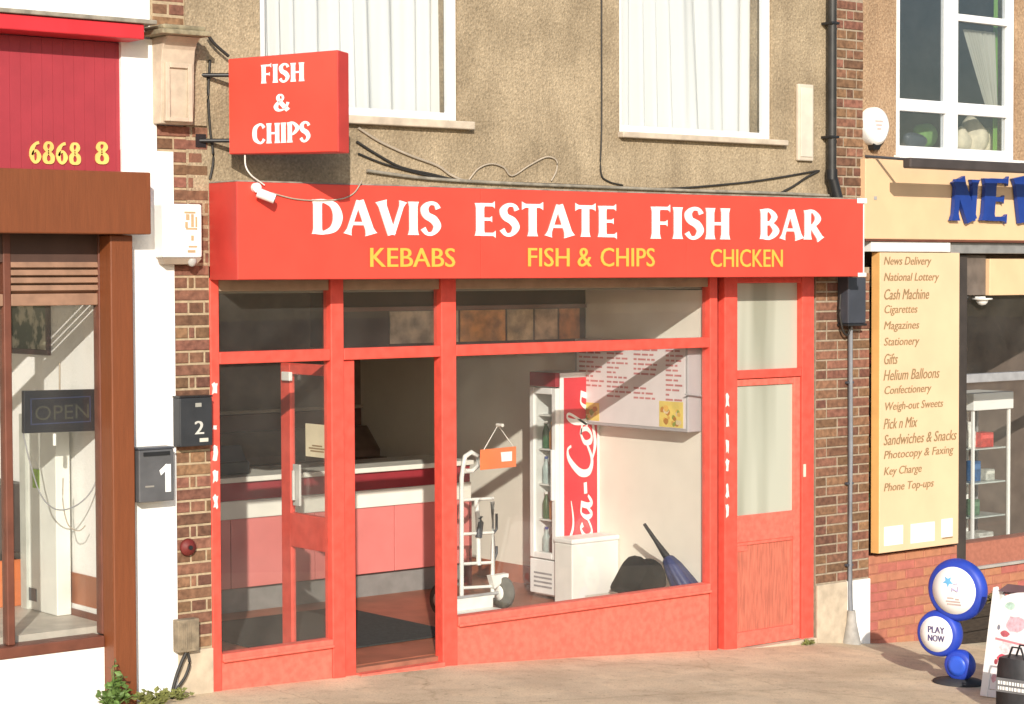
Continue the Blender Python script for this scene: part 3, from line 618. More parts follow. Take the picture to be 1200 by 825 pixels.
def sface(px, py):                                  # point of the sign's left face at a photo pixel
    d = ray(px, py); t = (I-CAM).dot(fn)/d.dot(fn); q = CAM+d*t; return (q-I).dot(u), q.z
for txt, a, b, t, bo in (('FISH', 306, 357, 73, 97), ('&', 321, 340, 110, 131), ('CHIPS', 296, 364, 143, 168)):
    u0, zz = sface(a, (t+bo)/2); u1, _ = sface(b, (t+bo)/2); _, z1 = sface((a+b)/2, t); _, z0 = sface((a+b)/2, bo)
    lay('lettering', word_strokes(txt), I + u*u0 + Vector((0, 0, z0)) + fn*.0005, u, ZV, u1-u0, z1-z0, LETW, PJ, .003)
for z in (3.80, 3.40):
    bb = MB(); bb.tube([Vector((-.06, -.0, z)), I+Vector((.05, .03, z))], .014, 6).box(-.09, -.02, -.008, 0, z-.04, z+.04); bb.build('bracket', BLACK, PJ)
cable('thin pale wire looping from under the projecting sign to the security camera', [(287, 182), (288, 195), (294, 205), (303, 212), (310, 217)], .005, CABW, ys=[-.3, -.32, -.34, -.34, -.345])
cable('pale wire curving from the camera across the fascia up to its top edge', [(318, 226), (345, 233), (375, 235), (400, 233), (415, 226), (424, 212)], .005, CABT, y=-.338)

sc_ = thing('security_camera', 'small white security camera on the left end of the red fascia', 'camera', at(305, 226, -.36))
p = at(299, 220, FY); q = at(311, 229, -.40)
MB().cyl(p, p+Vector((0, -.025, 0)), .03, n=16).build('mount', WHITE, sc_); MB().cyl(p+Vector((0, -.02, 0)), q+Vector((-.02, .0, .01)), .014).build('arm', WHITE, sc_)
dr = Vector((.75, -.5, -.35)).normalized(); MB().cyl(q-dr*.05, q+dr*.06, .03, n=18).build('body', WHITE, sc_); MB().cyl(q+dr*.0605, q+dr*.064, .022, n=18).build('lens', BLACK, sc_)

# ============================================================ inside the fish bar
mb = MB().box(.95, 2.43, .62, 2.15, .001, .012); tag(mb.build('door_mat', MATF, None, .004), 'large dark door mat on the red floor inside the open entrance', 'mat')
C = thing('counter', 'serving counter with white top, dark red band and pink front panels', 'counter', (2, 2.8, 0))
box('counter_top', CTOP, C, .1, 3.95, 2.42, 3.1, 1.0, 1.04, .006); box('upper_band', DKRED, C, .1, 3.93, 2.452, 3.05, .86, .999); box('white_band', CTOP, C, .1, 3.935, 2.44, 3.05, .72, .859, .005)
for i in range(5): box('front_panel', PINK, C, .1+.766*i+.003, .1+.766*(i+1)-.003, 2.455, 2.5, .19, .719, .004)
box('carcass', mat('dark_counter_body', (.1, .05, .05), .7), C, .1, 3.92, 2.501, 3.0, .18, .85); box('plinth', PLIN, C, .1, 3.9, 2.50, 3.0, .0, .179)
box('end_panel', mat('dark_red_end', (.25, .05, .05), .5), C, 3.931, 3.95, 2.455, 3.0, .0, .719)
till = thing('till', 'small dark till standing on the counter behind the open door', 'till', (1.75, 2.7, 1.04))
box('body', BLACK, till, 1.6, 1.9, 2.6, 2.9, 1.041, 1.14, .01); MB().prism([(1.62, 2.62, 1.1405), (1.88, 2.62, 1.1405), (1.88, 2.70, 1.26), (1.62, 2.70, 1.26)], (0, .03, 0)).build('screen', DKGREY, till, .005)
M_ = thing('overhead_menu', 'dark overhead menu box with brown food pictures hanging above the shop floor', 'menu', (3, 1.6, 2.0))
box('box', mat('dark_menu_casing', (.06, .035, .025), .6), M_, 1.9, 4.33, 1.45, 1.75, 2.04, 2.455)
for i, (a, b, c) in enumerate([(2.40, 3.04, (.42, .34, .26)), (3.06, 3.5, (.5, .22, .06)), (3.52, 3.78, (.42, .30, .18)), (3.80, 4.03, (.48, .33, .22)), (4.05, 4.26, (.45, .17, .05))]):
    box('menu_picture', mat('menu_print_%d' % i, c, .5, .45, 9), M_, a, b, 1.441, 1.449, 2.06, 2.30)
box('menu_rail', BROWNW, M_, 1.9, 4.33, 1.435, 1.4495, 2.305, 2.335)

MBd = thing('menu_board', 'white menu light box with red text rows and food pictures on the right wall', 'menu board', (4.36, 1, 1.35))
bx0 = 4.185
box('casing', mat('shade_grey_lightbox_casing', (.42, .40, .41), .4, .04), MBd, bx0+.004, 4.332, .125, 1.42, 1.385, 2.06, .006)  # shade of the end face put into the casing's grey
box('face', mat('white_lightbox_face', (.78, .72, .73), .35, .03), MBd, bx0, bx0+.0035, .15, 1.39, 1.41, 2.04)
rp = MB(); rnd = random.Random(4)
for c_, (ya, yb) in enumerate([(1.06, 1.36), (.75, 1.03), (.44, .72), (.18, .36)]):
    for r_ in range(11):
        z = 1.985-.037*r_
        if c_ in (0,) and r_ > 8: continue
        if rnd.random() < .06: continue
        y = yb
        while y > ya+.05:
            wd = rnd.uniform(.03, .09); rp.box(bx0-.0012, bx0-.0002, y-wd, y, z, z+.015); y -= wd+.015
            if rnd.random() < .14: break
rp.build('text_rows', mat('red_menu_print', (.55, .22, .22), .5), MBd)
food = mat('food_photo', (.62, .34, .05), .5, .2, 14, col2=(.68, .55, .14)); FOODS = [mat('chip_print', (.75, .45, .10), .5), mat('batter_print', (.50, .22, .04), .5), mat('pea_print', (.30, .36, .07), .5), mat('pale_food_print', (.72, .58, .36), .5)]
food2 = mat('food_pieces', (.50, .22, .04), .5, .3, 25, col2=(.35, .36, .05))
for (ya, yb, za, zb) in ((1.12, 1.36, 1.42, 1.56), (.17, .43, 1.415, 1.61)):
    fp = MBd; o = box('food_picture', mat('yellow_print', (.80, .62, .16), .5, .1, 10), MBd, bx0-.003, bx0-.001, ya, yb, za, zb)
    for i in range(22):
        pc = MB()
        cy, cz = rnd.uniform(ya+.03, yb-.03), rnd.uniform(za+.02, zb-.045); r = rnd.uniform(.014, .03)
        pc.prism([(bx0-.0035-.0001*i, cy-r*math.cos(6.283*k/8)*rnd.uniform(.8, 1.2), cz+r*math.sin(6.283*k/8)*rnd.uniform(.7, 1.1)) for k in range(8)][::-1], (.0001, 0, 0)); pc.build('food_piece', FOODS[i % 4], o)
cable('grey cable hanging below the menu light box to the window post', [(803, 462), (812, 463), (822, 464), (830, 463)], .006, GREY, ys=[.10, .10, .095, .09])

# drinks fridge
FR = thing('drinks_fridge', 'tall slim drinks fridge with red and white script side and glass door facing left', 'fridge', (4.15, 1.45, 0))
fx0, fx1, fy0, fy1, fh = 3.87, 4.33, 1.28, 1.60, 1.80
WF = mat('white_fridge_enamel', (.82, .82, .81), .3, .03)
bd = MB(); bd.box(fx0+.05, fx1, fy0, fy0+.025, .03, fh).box(fx0+.05, fx1, fy1-.025, fy1, .03, fh).box(fx1-.03, fx1, fy0+.025, fy1-.025, .03, fh).box(fx0+.05, fx1-.03, fy0+.025, fy1-.025, fh-.09, fh).box(fx0+.05, fx1-.03, fy0+.025, fy1-.025, .03, .34)
bd.build('cabinet', WF, FR, .004)
for z in (.62, .90, 1.18, 1.45): box('shelf', WHITE, FR, fx0+.07, fx1-.035, fy0+.027, fy1-.027, z, z+.012)
df = MB(); df.box(fx0, fx0+.045, fy0, fy0+.05, .33, 1.68).box(fx0, fx0+.045, fy1-.05, fy1, .33, 1.68).box(fx0, fx0+.045, fy0+.05, fy1-.05, .33, .38).box(fx0, fx0+.045, fy0+.05, fy1-.05, 1.63, 1.68)
dd = df.build('door', WF, FR, .006); MB().box(fx0+.02, fx0+.026, fy0+.05, fy1-.05, .38, 1.63).build('glass', GLASS, dd); MB().box(fx0-.03, fx0-.001, fy0+.01, fy0+.03, .8, 1.2).build('handle', WF, dd, .005)
box('header_panel', DKRED, FR, fx0, fx0+.045, fy0, fy1, 1.69, fh, .005)
kp = box('kick_panel', WF, FR, fx0, fx0+.045, fy0, fy1, .05, .32, .006)
vs_ = MB()
for i in range(4): vs_.box(fx0-.002, fx0-.0003, fy0+.05, fy1-.05, .10+.035*i, .115+.035*i)
vs_.build('vent_slot', GREY, kp)
side = box('side_panel', mat('red_fridge_side', (.62, .035, .05), .4, .04), FR, 3.955, 4.30, fy0-.003, fy0-.0003, .04, 1.76)
def script_coca():
    # ribbon script, reading left to right in its own frame
    out = []; a = .12; b = .05; x = 0
    def C(x, k=1): return arc([(x+.62*k, .86), (x+.55*k, 1.0), (x+.35*k, .92), (x+.10*k, .5), (x+.10*k, .12), (x+.34*k, .0), (x+.66*k, .22)], [b, b, a, a*1.3, a*1.2, a*.8, b])
    def o(x): return arc([(x+.22, .46), (x+.06, .30), (x+.07, .06), (x+.20, .02), (x+.32, .2), (x+.30, .42), (x+.22, .46), (x+.42, .40)], [b, a*.8, a, b, a*.8, a*.7, b, b])
    def c(x): return arc([(x+.30, .38), (x+.22, .46), (x+.07, .30), (x+.07, .06), (x+.20, .02), (x+.40, .18)], [a, b, a*.8, a, b, b])
    def A(x): return [arc([(x+.28, .44), (x+.14, .44), (x+.05, .2), (x+.12, .02), (x+.30, .28)], [b, b, a*.9, a*.7, b]), arc([(x+.33, .46), (x+.28, .16), (x+.34, .02), (x+.48, .16)], [a, a, a*.8, b])]
    out += [C(0), o(.62), c(1.02)] + A(1.40); out += [arc([(1.92, .26), (2.14, .28)], [a, a])]
    out += [C(2.25), o(2.87), arc([(3.26, .18), (3.50, .9), (3.42, 1.0), (3.34, .7), (3.34, .1), (3.44, .02), (3.56, .18)], [b, b, b, a, a, a*.8, b])] + A(3.56)
    out += [arc([(2.55, .0), (2.9, -.14), (3.3, -.05), (3.7, -.12), (4.0, -.02)], [b*.5, a, a*.7, a, b*.4]), arc([(.35, .92), (.8, 1.08), (1.3, .78), (1.8, .86)], [b, a*.8, a*.6, b*.4])]
    return out
lay('script_lettering', script_coca(), (4.292, fy0-.0035, .06), ZV, -XV, 1.64, .335, LETW, FR, .002)
gl_ = [mat('green_bottle', (.03, .12, .05), .2), mat('dark_cola_bottle', (.04, .012, .01), .2), mat('clear_water_bottle', (.4, .5, .5), .2), mat('orange_bottle', (.6, .22, .03), .3)]
nm = ['green drinks bottle', 'dark cola bottle', 'pale water bottle', 'orange drinks bottle']
def bottle(x, y, z, k, lab):
    r = thing('drinks_bottle', lab, 'bottle', (x, y, z), 'bottles on the fridge shelves')
    MB().lathe((x, y, z), ZV, [(.028, 0), (.031, .02), (.031, .13), (.013, .18), (.013, .195)], 10).build('body', gl_[k], r); MB().cyl((x, y, z+.195), (x, y, z+.215), .015, n=8).build('cap', [WHITE, DKRED, BLUE, LETY][k], r)
sh = ['lowest', 'second', 'third', 'fourth']
for i, z in enumerate((.352, .633, .913, 1.193)):
    for j in range(3): k = (i*2+j) % 4; bottle(fx0+.105, fy0+.075+.082*j, z, k, '%s on the %s fridge shelf, %s of three behind the glass door' % (nm[k], sh[i] if i else 'bottom', ['nearest', 'middle', 'farthest'][j]))

FRY = thing('frying_range', 'dim frying range with hoods behind the serving counter', 'range', (2.4, 4.2, 0))
ss = mat('dull_brown_steel', (.16, .11, .085), .4, .2, 6, metal=.3)
box('cabinet', ss, FRY, .6, 4.2, 4.0, 4.58, 0, .95, .006); box('back_panel', mat('dark_red_brown_panel', (.11, .05, .04), .5), FRY, .6, 4.2, 4.4, 4.58, .951, 1.36, .006); box('shelf_rail', mat('pale_rail', (.34, .28, .23), .4), FRY, .6, 4.2, 4.36, 4.399, 1.37, 1.40, .004)
for k in range(4):
    hx = .7 + .88*k; MB().prism([(hx, 4.02, .955), (hx, 4.36, .955), (hx, 4.36, 1.22), (hx, 4.22, 1.22), (hx, 4.02, 1.02)], (.8, 0, 0)).build('hood', ss, FRY, .006)
# chest, bags, umbrella
BX = thing('white_chest', 'plain white box standing on the floor in front of the drinks fridge', 'box', (4.0, 1.2, 0))
bxm = mat('off_white_chest', (.76, .75, .71), .5, .05, 4)
box('body', bxm, BX, 3.84, 4.325, 1.05, 1.265, .0, .48, .01); box('lid', WHITE, BX, 3.835, 4.33, 1.042, 1.268, .481, .52, .01); box('label', WHITE, BX, 3.99, 4.06, 1.047, 1.0495, .33, .37)
SH = st('display_shelf', INWALL, 3.6, 4.333, .125, .62, .13, .160)
def heap(name, label, cat, outline, y0, y1, m, parent=None):
    n = len(outline); rings = []; cx = sum(p[0] for p in outline)/n; cz = min(p[1] for p in outline)+.02
    for t, k in ((0, .55), (.15, .85), (.4, 1), (.65, .98), (.88, .8), (1, .5)):
        rings.append([(cx+(p[0]-cx)*k+.022*math.sin(i*2.3+t*9), y0+(y1-y0)*t, cz+(p[1]-cz)*k+.02*math.sin(i*1.7+t*12)) for i, p in enumerate(outline)])
    mb = MB(); vs = [p for r in rings for p in r]
    mb.add(vs, [[i*n+j, i*n+(j+1) % n, (i+1)*n+(j+1) % n, (i+1)*n+j] for i in range(5) for j in range(n)], True); mb.add(rings[0], [list(range(n))[::-1]]); mb.add(rings[-1], [list(range(n))])
    o = mb.build(name, m, parent); sb = o.modifiers.new('smooth', 'SUBSURF'); sb.levels = sb.render_levels = 1; return o
bag = thing('black_bag', 'lumpy black bag slumped on the window shelf beside the white box', 'bag', (4.05, .42, .186))
ol = [(x, z) for x, z in ((3.70, .162), (3.695, .24), (3.76, .29), (3.81, .39), (3.89, .465), (3.97, .455), (4.01, .41), (4.08, .43), (4.16, .40), (4.22, .30), (4.25, .162))]
heap('bag_body', '', '', ol, .30, .55, mat('black_bag_fabric', (.010, .009, .009), .85, .3, 12, spec=.2, bump=.3, bscale=30), bag)
um = thing('closed_umbrella', 'closed dark blue umbrella lying against the black bag with its dark handle pointing up', 'umbrella', (4.35, .3, .186))
a, b = at(755, 614, .40), at(781, 652, .33); e = Vector((4.27, .20, .16))
MB().tube([a, a+(b-a)*.5, b], [.013, .017, .03], 8).build('handle', BLACK, um)
ax = (e-b); q = ax.to_track_quat('Z', 'Y'); rings = []
for t, r in ((0, .035), (.06, .07), (.3, .11), (.7, .145), (1, .165)):
    rings.append([b+ax*t+q @ Vector((r*(1+.12*math.cos(8*k*6.283/24))*math.cos(k*6.283/24), r*.6*(1+.12*math.cos(8*k*6.283/24))*math.sin(k*6.283/24), 0)) for k in range(24)])
loft(rings, mat('dark_blue_nylon', (.02, .03, .11), .5, .2, 10), 'canopy', um)

# hand truck
HT = thing('hand_truck', 'white steel sack truck standing behind the glass by the counter', 'hand truck', (3.1, 1.3, 0))
HM = mat('white_enamel_steel', (.80, .80, .76), .4, .06, 8)
def hp(px, py, y=1.35): return at(px, py, y)
MB().tube([hp(541, 700), hp(541, 620), hp(541, 560), hp(543, 545)], .018).build('rail', HM, HT); MB().tube([hp(577, 700), hp(578, 640), hp(577, 588)], .018).build('rail', HM, HT)
MB().tube([hp(543, 545), hp(545, 535), hp(552, 530), hp(559, 534), hp(560, 546), hp(553, 552), hp(545, 552)], .02).build('top_handle', HM, HT)
for y_ in (585, 625, 660, 688): MB().tube([hp(541, y_+1), hp(578, y_-1)], .013).build('crossbar', HM, HT)
MB().tube([hp(561, 662), hp(560, 610), hp(558, 586)], .02).build('centre_strap', HM, HT)
MB().tube([hp(578, 625), hp(582, 620), hp(582, 602)], .011).build('side_hook', DKGREY, HT); MB().tube([hp(577, 662), hp(582, 648), hp(582, 640)], .011).build('side_hook', DKGREY, HT)
MB().tube([hp(561, 630, 1.34), hp(563, 612, 1.34), hp(562, 606, 1.34)], .028).build('strap_knot', DKGREY, HT)
c = hp(588, 697, 1.33); tp = hp(541, 716, 1.2); 
w_ = MB().lathe(Vector((c.x-.03, 1.33, .125)), XV, [(.06, 0), (.118, .005), (.125, .02), (.125, .05), (.118, .065), (.06, .07)], 26).build('wheel', mat('grey_rubber_tyre', (.09, .09, .075), .9, .2, 20), HT)
MB().lathe(Vector((c.x-.036, 1.33, .125)), XV, [(.02, 0), (.058, .0), (.058, .082), (.02, .082)], 18).build('hub', HM, w_)
w_ = MB().lathe(Vector((tp.x-.12, 1.33, .125)), XV, [(.06, 0), (.118, .005), (.125, .02), (.125, .05), (.118, .065), (.06, .07)], 26).build('wheel', MATS['grey_rubber_tyre'], HT)
MB().lathe(Vector((tp.x-.126, 1.33, .125)), XV, [(.02, 0), (.058, .0), (.058, .082), (.02, .082)], 18).build('hub', HM, w_)
MB().cyl((tp.x-.1, 1.33, .125), (c.x, 1.33, .125), .012).build('axle', GREY, HT)
MB().prism([hp(576, 675, 1.3), hp(596, 672, 1.3), hp(596, 676, 1.3), hp(580, 690, 1.3)], (0, .06, 0)).build('mudguard', HM, HT)
fx = hp(578, 700, 1.3).x; MB().box(tp.x-.02, fx+.02, 1.10, 1.34, .012, .022).box(tp.x-.02, fx+.02, 1.325, 1.345, .022, .12).build('toe_plate', HM, HT, .004)

# hanging open sign
OS = thing('hanging_sign', 'small orange sign hanging by a white string inside the shop window', 'sign', at(584, 537, .115))
a, b, c_, d_ = at(563, 527, .11), at(605, 523, .11), at(605, 547, .11), at(563, 551, .11)
MB().prism([d_, c_, b, a], (0, .006, 0)).build('panel', mat('orange_plastic', (.78, .20, .07), .4, .06), OS, .002)
a2, b2, c2, d2 = at(587, 530, .1085), at(600, 529, .1085), at(600, 540, .1085), at(588, 541, .1085)
MB().prism([d2, c2, b2, a2], (0, .001, 0)).build('white_print', LETW, OS)
hk = at(583.5, 498, .11)
MB().tube([at(567, 527, .113), hk, at(601, 523, .113)], .004, 5).build('string', CABW, OS); MB().cyl(hk+Vector((0, -.053, 0)), hk+Vector((0, .01, 0)), .012).build('suction_hook', CABW, OS)

# ============================================================ left shop
LS = thing('shopfront', 'left shopfront with dark red boarding, a brown board and brown post over white walls', 'shopfront', (-1.4, 0, gz(-1.4)))
x = -.56; i = 0
while x > -1.75:
    box('board', PANELRED, LS, x-.0675, x-.0006, .012, .05, 3.1, 3.96); x -= .068; i += 1
box('backing', mat('deep_red_backing', (.32, .034, .045), .7), LS, -3, -.555, .035, .058, 3.0, 3.965)
box('panel_edge', WALLWHITE, LS, -.56, -.551, -.0, .05, 3.1, 3.96)
box('top_trim', TRIMRED, LS, -3, -.545, -.20, .03, 3.966, 4.055, .008); box('coping', LEAD, LS, -3, -.47, -.22, .019, 4.058, 4.084, .006)
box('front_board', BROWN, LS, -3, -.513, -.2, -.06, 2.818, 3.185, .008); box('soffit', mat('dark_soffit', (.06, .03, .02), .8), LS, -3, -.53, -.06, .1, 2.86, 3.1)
box('brown_post', BROWN, LS, -.738, -.588, -.11, .03, gz(-.65)-.1, 2.815, .008)
GYL = .05
xa, xb = at(4, 400, GYL).x, at(13, 400, GYL).x
box('mullion', BROWNW, LS, xa, xb, GYL-.01, GYL+.06, .425, 2.84, .006)
box('mullion', BROWNW, LS, -.74, -.70, GYL-.015, GYL+.06, .425, 2.84, .006)
box('window_sill', BROWNW, LS, -3, -.74, .0, .14, .355, .423, .008)
zt = at(70, 344, GYL).z; zb = at(70, 358, GYL).z
box('transom', LOUV, LS, xb+.001, -.741, GYL-.008, GYL+.055, zb, zt, .005); box('transom', LOUV, LS, -3, xa-.001, GYL-.008, GYL+.055, zb, zt, .005)
z1 = at(70, 308, GYL).z; sl = (z1-zt)/4
for k in range(4):
    zc = zt + sl*(k+.5); MB().obox(((xb-.741)/2, GYL+.02, zc), ((-.741-xb)/2, 0, 0), (0, .028, -.012), (0, .004, .015)).build('slat', LOUV, LS)
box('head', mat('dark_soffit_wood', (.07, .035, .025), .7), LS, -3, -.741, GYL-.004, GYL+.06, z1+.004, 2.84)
box('window_pane', GLASS, LS, xb, -.74, GYL+.02, GYL+.026, .423, zb); box('window_pane', GLASS, LS, -3, xa, GYL+.02, GYL+.026, .423, zb)
mb = MB().box(-3, -.74, .012, .12, -.3, .354); mb.build('stall_riser', WALLWHITE, LS)
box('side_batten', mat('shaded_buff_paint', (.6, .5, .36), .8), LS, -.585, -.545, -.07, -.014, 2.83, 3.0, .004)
PH = thing('phone_number', 'yellow raised digits of a phone number on the dark red boarding', 'lettering', (-.95, .01, 3.25))
for txt, a, b in (('6868', 34, 96), ('8', 112, 128)):
    p, q = at(a, 180, .0), at(b, 180, .0); t, bo = at((a+b)/2, 166, .0).z, at((a+b)/2, 192.5, .0).z
    for k, ch in enumerate(txt):
        w_ = (q.x-p.x)/len(txt); g = .1 if len(txt) > 1 else 0
        lay('digit', word_strokes(ch, T=.26, S=.12), (p.x+w_*(k+g/2), .009, bo), XV, ZV, w_*(1-g), t-bo, mat('pale_yellow_digit', (.82, .56, .16), .4), PH, .006)

# inside the left window
st('window_ledge', mat('grey_ledge_tile', (.50, .46, .40), .5, .12, 9), -3.4, -.605, .145, 2.4, .40, .46)
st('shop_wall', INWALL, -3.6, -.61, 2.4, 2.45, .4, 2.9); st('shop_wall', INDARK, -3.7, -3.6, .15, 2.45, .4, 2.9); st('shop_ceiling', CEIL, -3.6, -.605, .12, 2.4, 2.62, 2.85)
st('wall_dado', mat('red_brown_dado', (.34, .12, .055), .5, .1), -.618, -.6015, .13, 1.6, .53, .72); st('dado_trim', WHITE, -.625, -.6015, .13, 1.6, .50, .53); st('wall_skirting', BROWNW, -.64, -.6015, .13, 1.6, .46, .50)
BC = thing('white_column', 'tall white boxed pipe casing with a small vent standing on the ledge in the left window', 'casing', (-.68, .85, .46))
cm = mat('white_casing_board', (.74, .75, .70), .5, .04)
box('casing', cm, BC, -.74, -.642, .62, 1.05, .462, 1.72, .006); box('corner_strip', mat('grey_strip', (.45, .46, .42), .5), BC, -.76, -.7405, 1.0, 1.08, .462, 1.7); box('vent', DKGREY, BC, -.745, -.7405, .90, 1.0, .52, .60)
MB().box(-.745, -.7405, .84, .93, 1.24, 1.36).build('green_tag', mat('green_sticker', (.25, .42, .05), .6, .2, 30), BC)
CBD = thing('dark_cabinet', 'dark glass-topped cabinet deep inside the left shop window', 'cabinet', (-.72, 1.4, .46))
box('carcass', mat('dark_cabinet_wood', (.06, .045, .04), .5), CBD, -.84, -.63, 1.2, 1.9, .80, 1.24, .006); box('shelf_gap', BLACK, CBD, -.846, -.8405, 1.24, 1.86, .98, 1.04)
for y in (1.22, 1.84): box('leg', BLACK, CBD, -.83, -.80, y, y+.03, .462, .799); box('leg', BLACK, CBD, -.66, -.64, y, y+.03, .462, .799)
OC = thing('orange_box', 'orange open-topped box under the dark cabinet in the left window', 'box', (-.8, 1.4, .46))
om = mat('orange_card', (.62, .17, .05), .6, .12, 7)
ob = MB(); ob.box(-.90, -.88, 1.16, 1.7, .462, .74).box(-.70, -.68, 1.16, 1.7, .462, .74).box(-.88, -.70, 1.16, 1.18, .462, .76).box(-.88, -.70, 1.68, 1.7, .462, .74).box(-.88, -.70, 1.18, 1.68, .462, .48); ob.build('box_body', om, OC, .004)
MB().prism([(-.905, 1.17, .745), (-.905, 1.69, .745), (-.96, 1.66, .66), (-.96, 1.2, .66)], (.004, 0, .004)).build('flap', om, OC)
PF = thing('picture', 'framed picture of dark green foliage on the shaded wall of the left shop', 'picture', (-.61, 1.2, 2.2))
pf = MB()
for q in ((.935, .965, 2.07, 2.5), (1.475, 1.505, 2.07, 2.5), (.965, 1.475, 2.07, 2.105), (.965, 1.475, 2.465, 2.5)): pf.box(-.628, -.602, *q)
pf.build('frame', mat('dark_brown_frame', (.05, .02, .018), .4), PF, .004)
MB().box(-.612, -.603, .965, 1.475, 2.105, 2.465).build('print', mat('foliage_print', (.08, .12, .07), .6, .3, 9, col2=(.48, .46, .36), lo=.45, hi=.55), PF)
OP = thing('open_sign', 'black unlit OPEN sign hanging in the left shop window', 'sign', at(70, 482, .25))
a, b, c_, d_ = at(28, 458, .25), at(112, 456, .25), at(113, 505, .25), at(28, 508, .25)
MB().prism([d_, c_, b, a], (0, .035, 0)).build('panel', mat('black_sign_panel', (.012, .014, .02), .35, .2), OP, .005)
p, q = at(41, 493, .249), at(104, 473, .249)
sans('open_lettering', 'OPEN', (p.x, .249, p.z), XV, ZV, q.x-p.x, q.z-p.z, mat('unlit_led', (.045, .045, .035), .6), OP, .002)
bd = MB(); p, q = at(36, 498, .249), at(106, 464, .249)
for g in ((p.x, q.x, p.z, p.z+.006), (p.x, q.x, q.z-.006, q.z), (p.x, p.x+.006, p.z+.006, q.z-.006), (q.x-.006, q.x, p.z+.006, q.z-.006)): bd.box(g[0], g[1], .2475, .249, g[2], g[3])
bd.build('led_border', mat('unlit_blue_led', (.03, .04, .10), .5), OP)
MB().tube([at(70, 457, .27), at(70, 425, .27)], .006, 5).build('hanging_wire', CABT, OP); MB().tube([at(64, 508, .265), at(64, 522, .265)], .012, 6).build('stem', WHITE, OP)
cable('thin grey cable hanging in a loop below the OPEN sign in the left window', [(27, 508), (36, 545), (48, 580), (66, 597), (90, 592), (110, 570), (120, 530), (124, 485)], .0045, GREY, y=.28)
cable('second pale cable making a smaller loop on the casing in the left window', [(74, 560), (74, 590), (80, 615), (92, 622), (100, 616)], .0035, CABT, y=.3)

# things fixed to the left pier
def face_box(t, part, m, px0, px1, pt, pb, yf, bev=.006):
    a, b = at(px0, (pt+pb)/2, yf), at(px1, (pt+pb)/2, yf); zt_, zb_ = at((px0+px1)/2, pt, yf).z, at((px0+px1)/2, pb, yf).z
    box(part, m, t, a.x, b.x, yf, -.013, zb_, zt_, bev); return a.x, b.x, zb_, zt_
M1 = thing('letterbox', 'dark grey letterbox numbered 1 on the white half of the pier', 'letterbox', (-.42, -.08, 1.2))
gm = mat('dark_grey_letterbox', (.10, .10, .105), .45, .12, 8)
x0, x1, z0, z1 = face_box(M1, 'body', gm, 163, 204, 527, 588, -.12)
MB().box(x0-.004, x1+.004, -.124, -.013, z1+.001, z1+.014).build('lid', DKGREY, M1, .004); MB().box(x0+.03, x1-.03, -.128, -.1205, z1-.035, z1-.012).build('slot', BLACK, M1)
p = at(187, 577, -.121); q = at(200, 543, -.121); lay('digit', [stem((.6, 0), (.6, 1), .34), stem((.56, .93), (.12, .70), .2)], (p.x, -.1205, p.z), XV, ZV, q.x-p.x, q.z-p.z, LETW, M1, .002)
MB().box(x0+.04, x0+.10, -.1225, -.1205, z0+.09, z0+.10).build('print', mat('grey_print', (.3, .28, .25), .5), M1)
M2 = thing('letterbox', 'black letterbox numbered 2 on the brick half of the pier', 'letterbox', (-.12, -.07, 1.5))
x0, x1, z0, z1 = face_box(M2, 'body', mat('black_letterbox', (.03, .032, .036), .5, .15, 8), 211, 249, 466, 523, -.10)
MB().box(x0-.003, x1+.003, -.104, -.013, z1+.001, z1+.012).build('lid', BLACK, M2, .004)
p = at(228, 509, -.101); q = at(238, 493, -.101); sans('digit', '2', (p.x, -.1005, p.z), XV, ZV, q.x-p.x, q.z-p.z, mat('pale_digit', (.55, .54, .5), .5), M2, .002, bold=.006)
p = at(234, 518, -.101); q = at(244, 513, -.101); box('name_plate', mat('pale_plate2', (.6, .58, .5), .5), M2, p.x, q.x, -.1025, -.1005, p.z, q.z)
p = at(229, 477, -.101); q = at(236, 472, -.101); box('badge', mat('grey_badge', (.35, .34, .3), .5), M2, p.x, q.x, -.1025, -.1005, p.z, q.z)
AB = thing('alarm_box', 'white box alarm with faint brown print on the left pier beside the red fascia', 'alarm', (-.2, -.08, 2.7))
x0, x1, z0, z1 = face_box(AB, 'cover', WALLWHITE, 191, 237, 239, 302, -.12, .012)
MB().prism([(x0, -.118, z0-.003), (x1, -.118, z0-.003), (x1-.02, -.09, z0-.04), (x0+.03, -.09, z0-.04)], (0, .075, 0)).build('base', mat('buff_alarm_base', (.45, .36, .28), .6), AB, .004)
p = at(225, 307, -.1); MB().lathe(p, -ZV, [(.028, -.02), (.03, 0), (.018, .022), (.004, .028)], 14).build('strobe_lamp', mat('grey_lamp', (.45, .44, .42), .3), AB)
pr = MB(); rnd = random.Random(2)
for (a, b, t, bo) in ((216, 229, 248, 250), (218, 222, 251, 258), (224, 227, 251, 266), (229, 231, 254, 266), (217, 220, 260, 267), (218, 231, 267, 269), (224, 227, 276, 282), (221, 231, 288, 290), (220, 229, 293, 296)):
    p, q = at(a, bo, -.121), at(b, t, -.121); pr.box(p.x, q.x, -.1225, -.1203, p.z, q.z)
pr.build('print', mat('faint_brown_print', (.45, .32, .18), .6), AB)
BE = thing('round_bell', 'small dark red round bell on the bricks of the left pier', 'bell', at(219, 640, -.03))
p = at(219, 641, -.004); MB().lathe(p, (0, -1, 0), [(.05, 0), (.055, .012), (.048, .03), (.02, .042)], 20).build('dome', mat('dark_red_bell', (.15, .018, .015), .6, .2), BE); MB().cyl(p+Vector((0, -.04, 0)), p+Vector((0, -.05, 0)), .014).build('boss', BLACK, BE)
GB = thing('meter_box', 'weathered brown-grey meter box at the foot of the left brick pier', 'box', (-.16, -.06, .3))
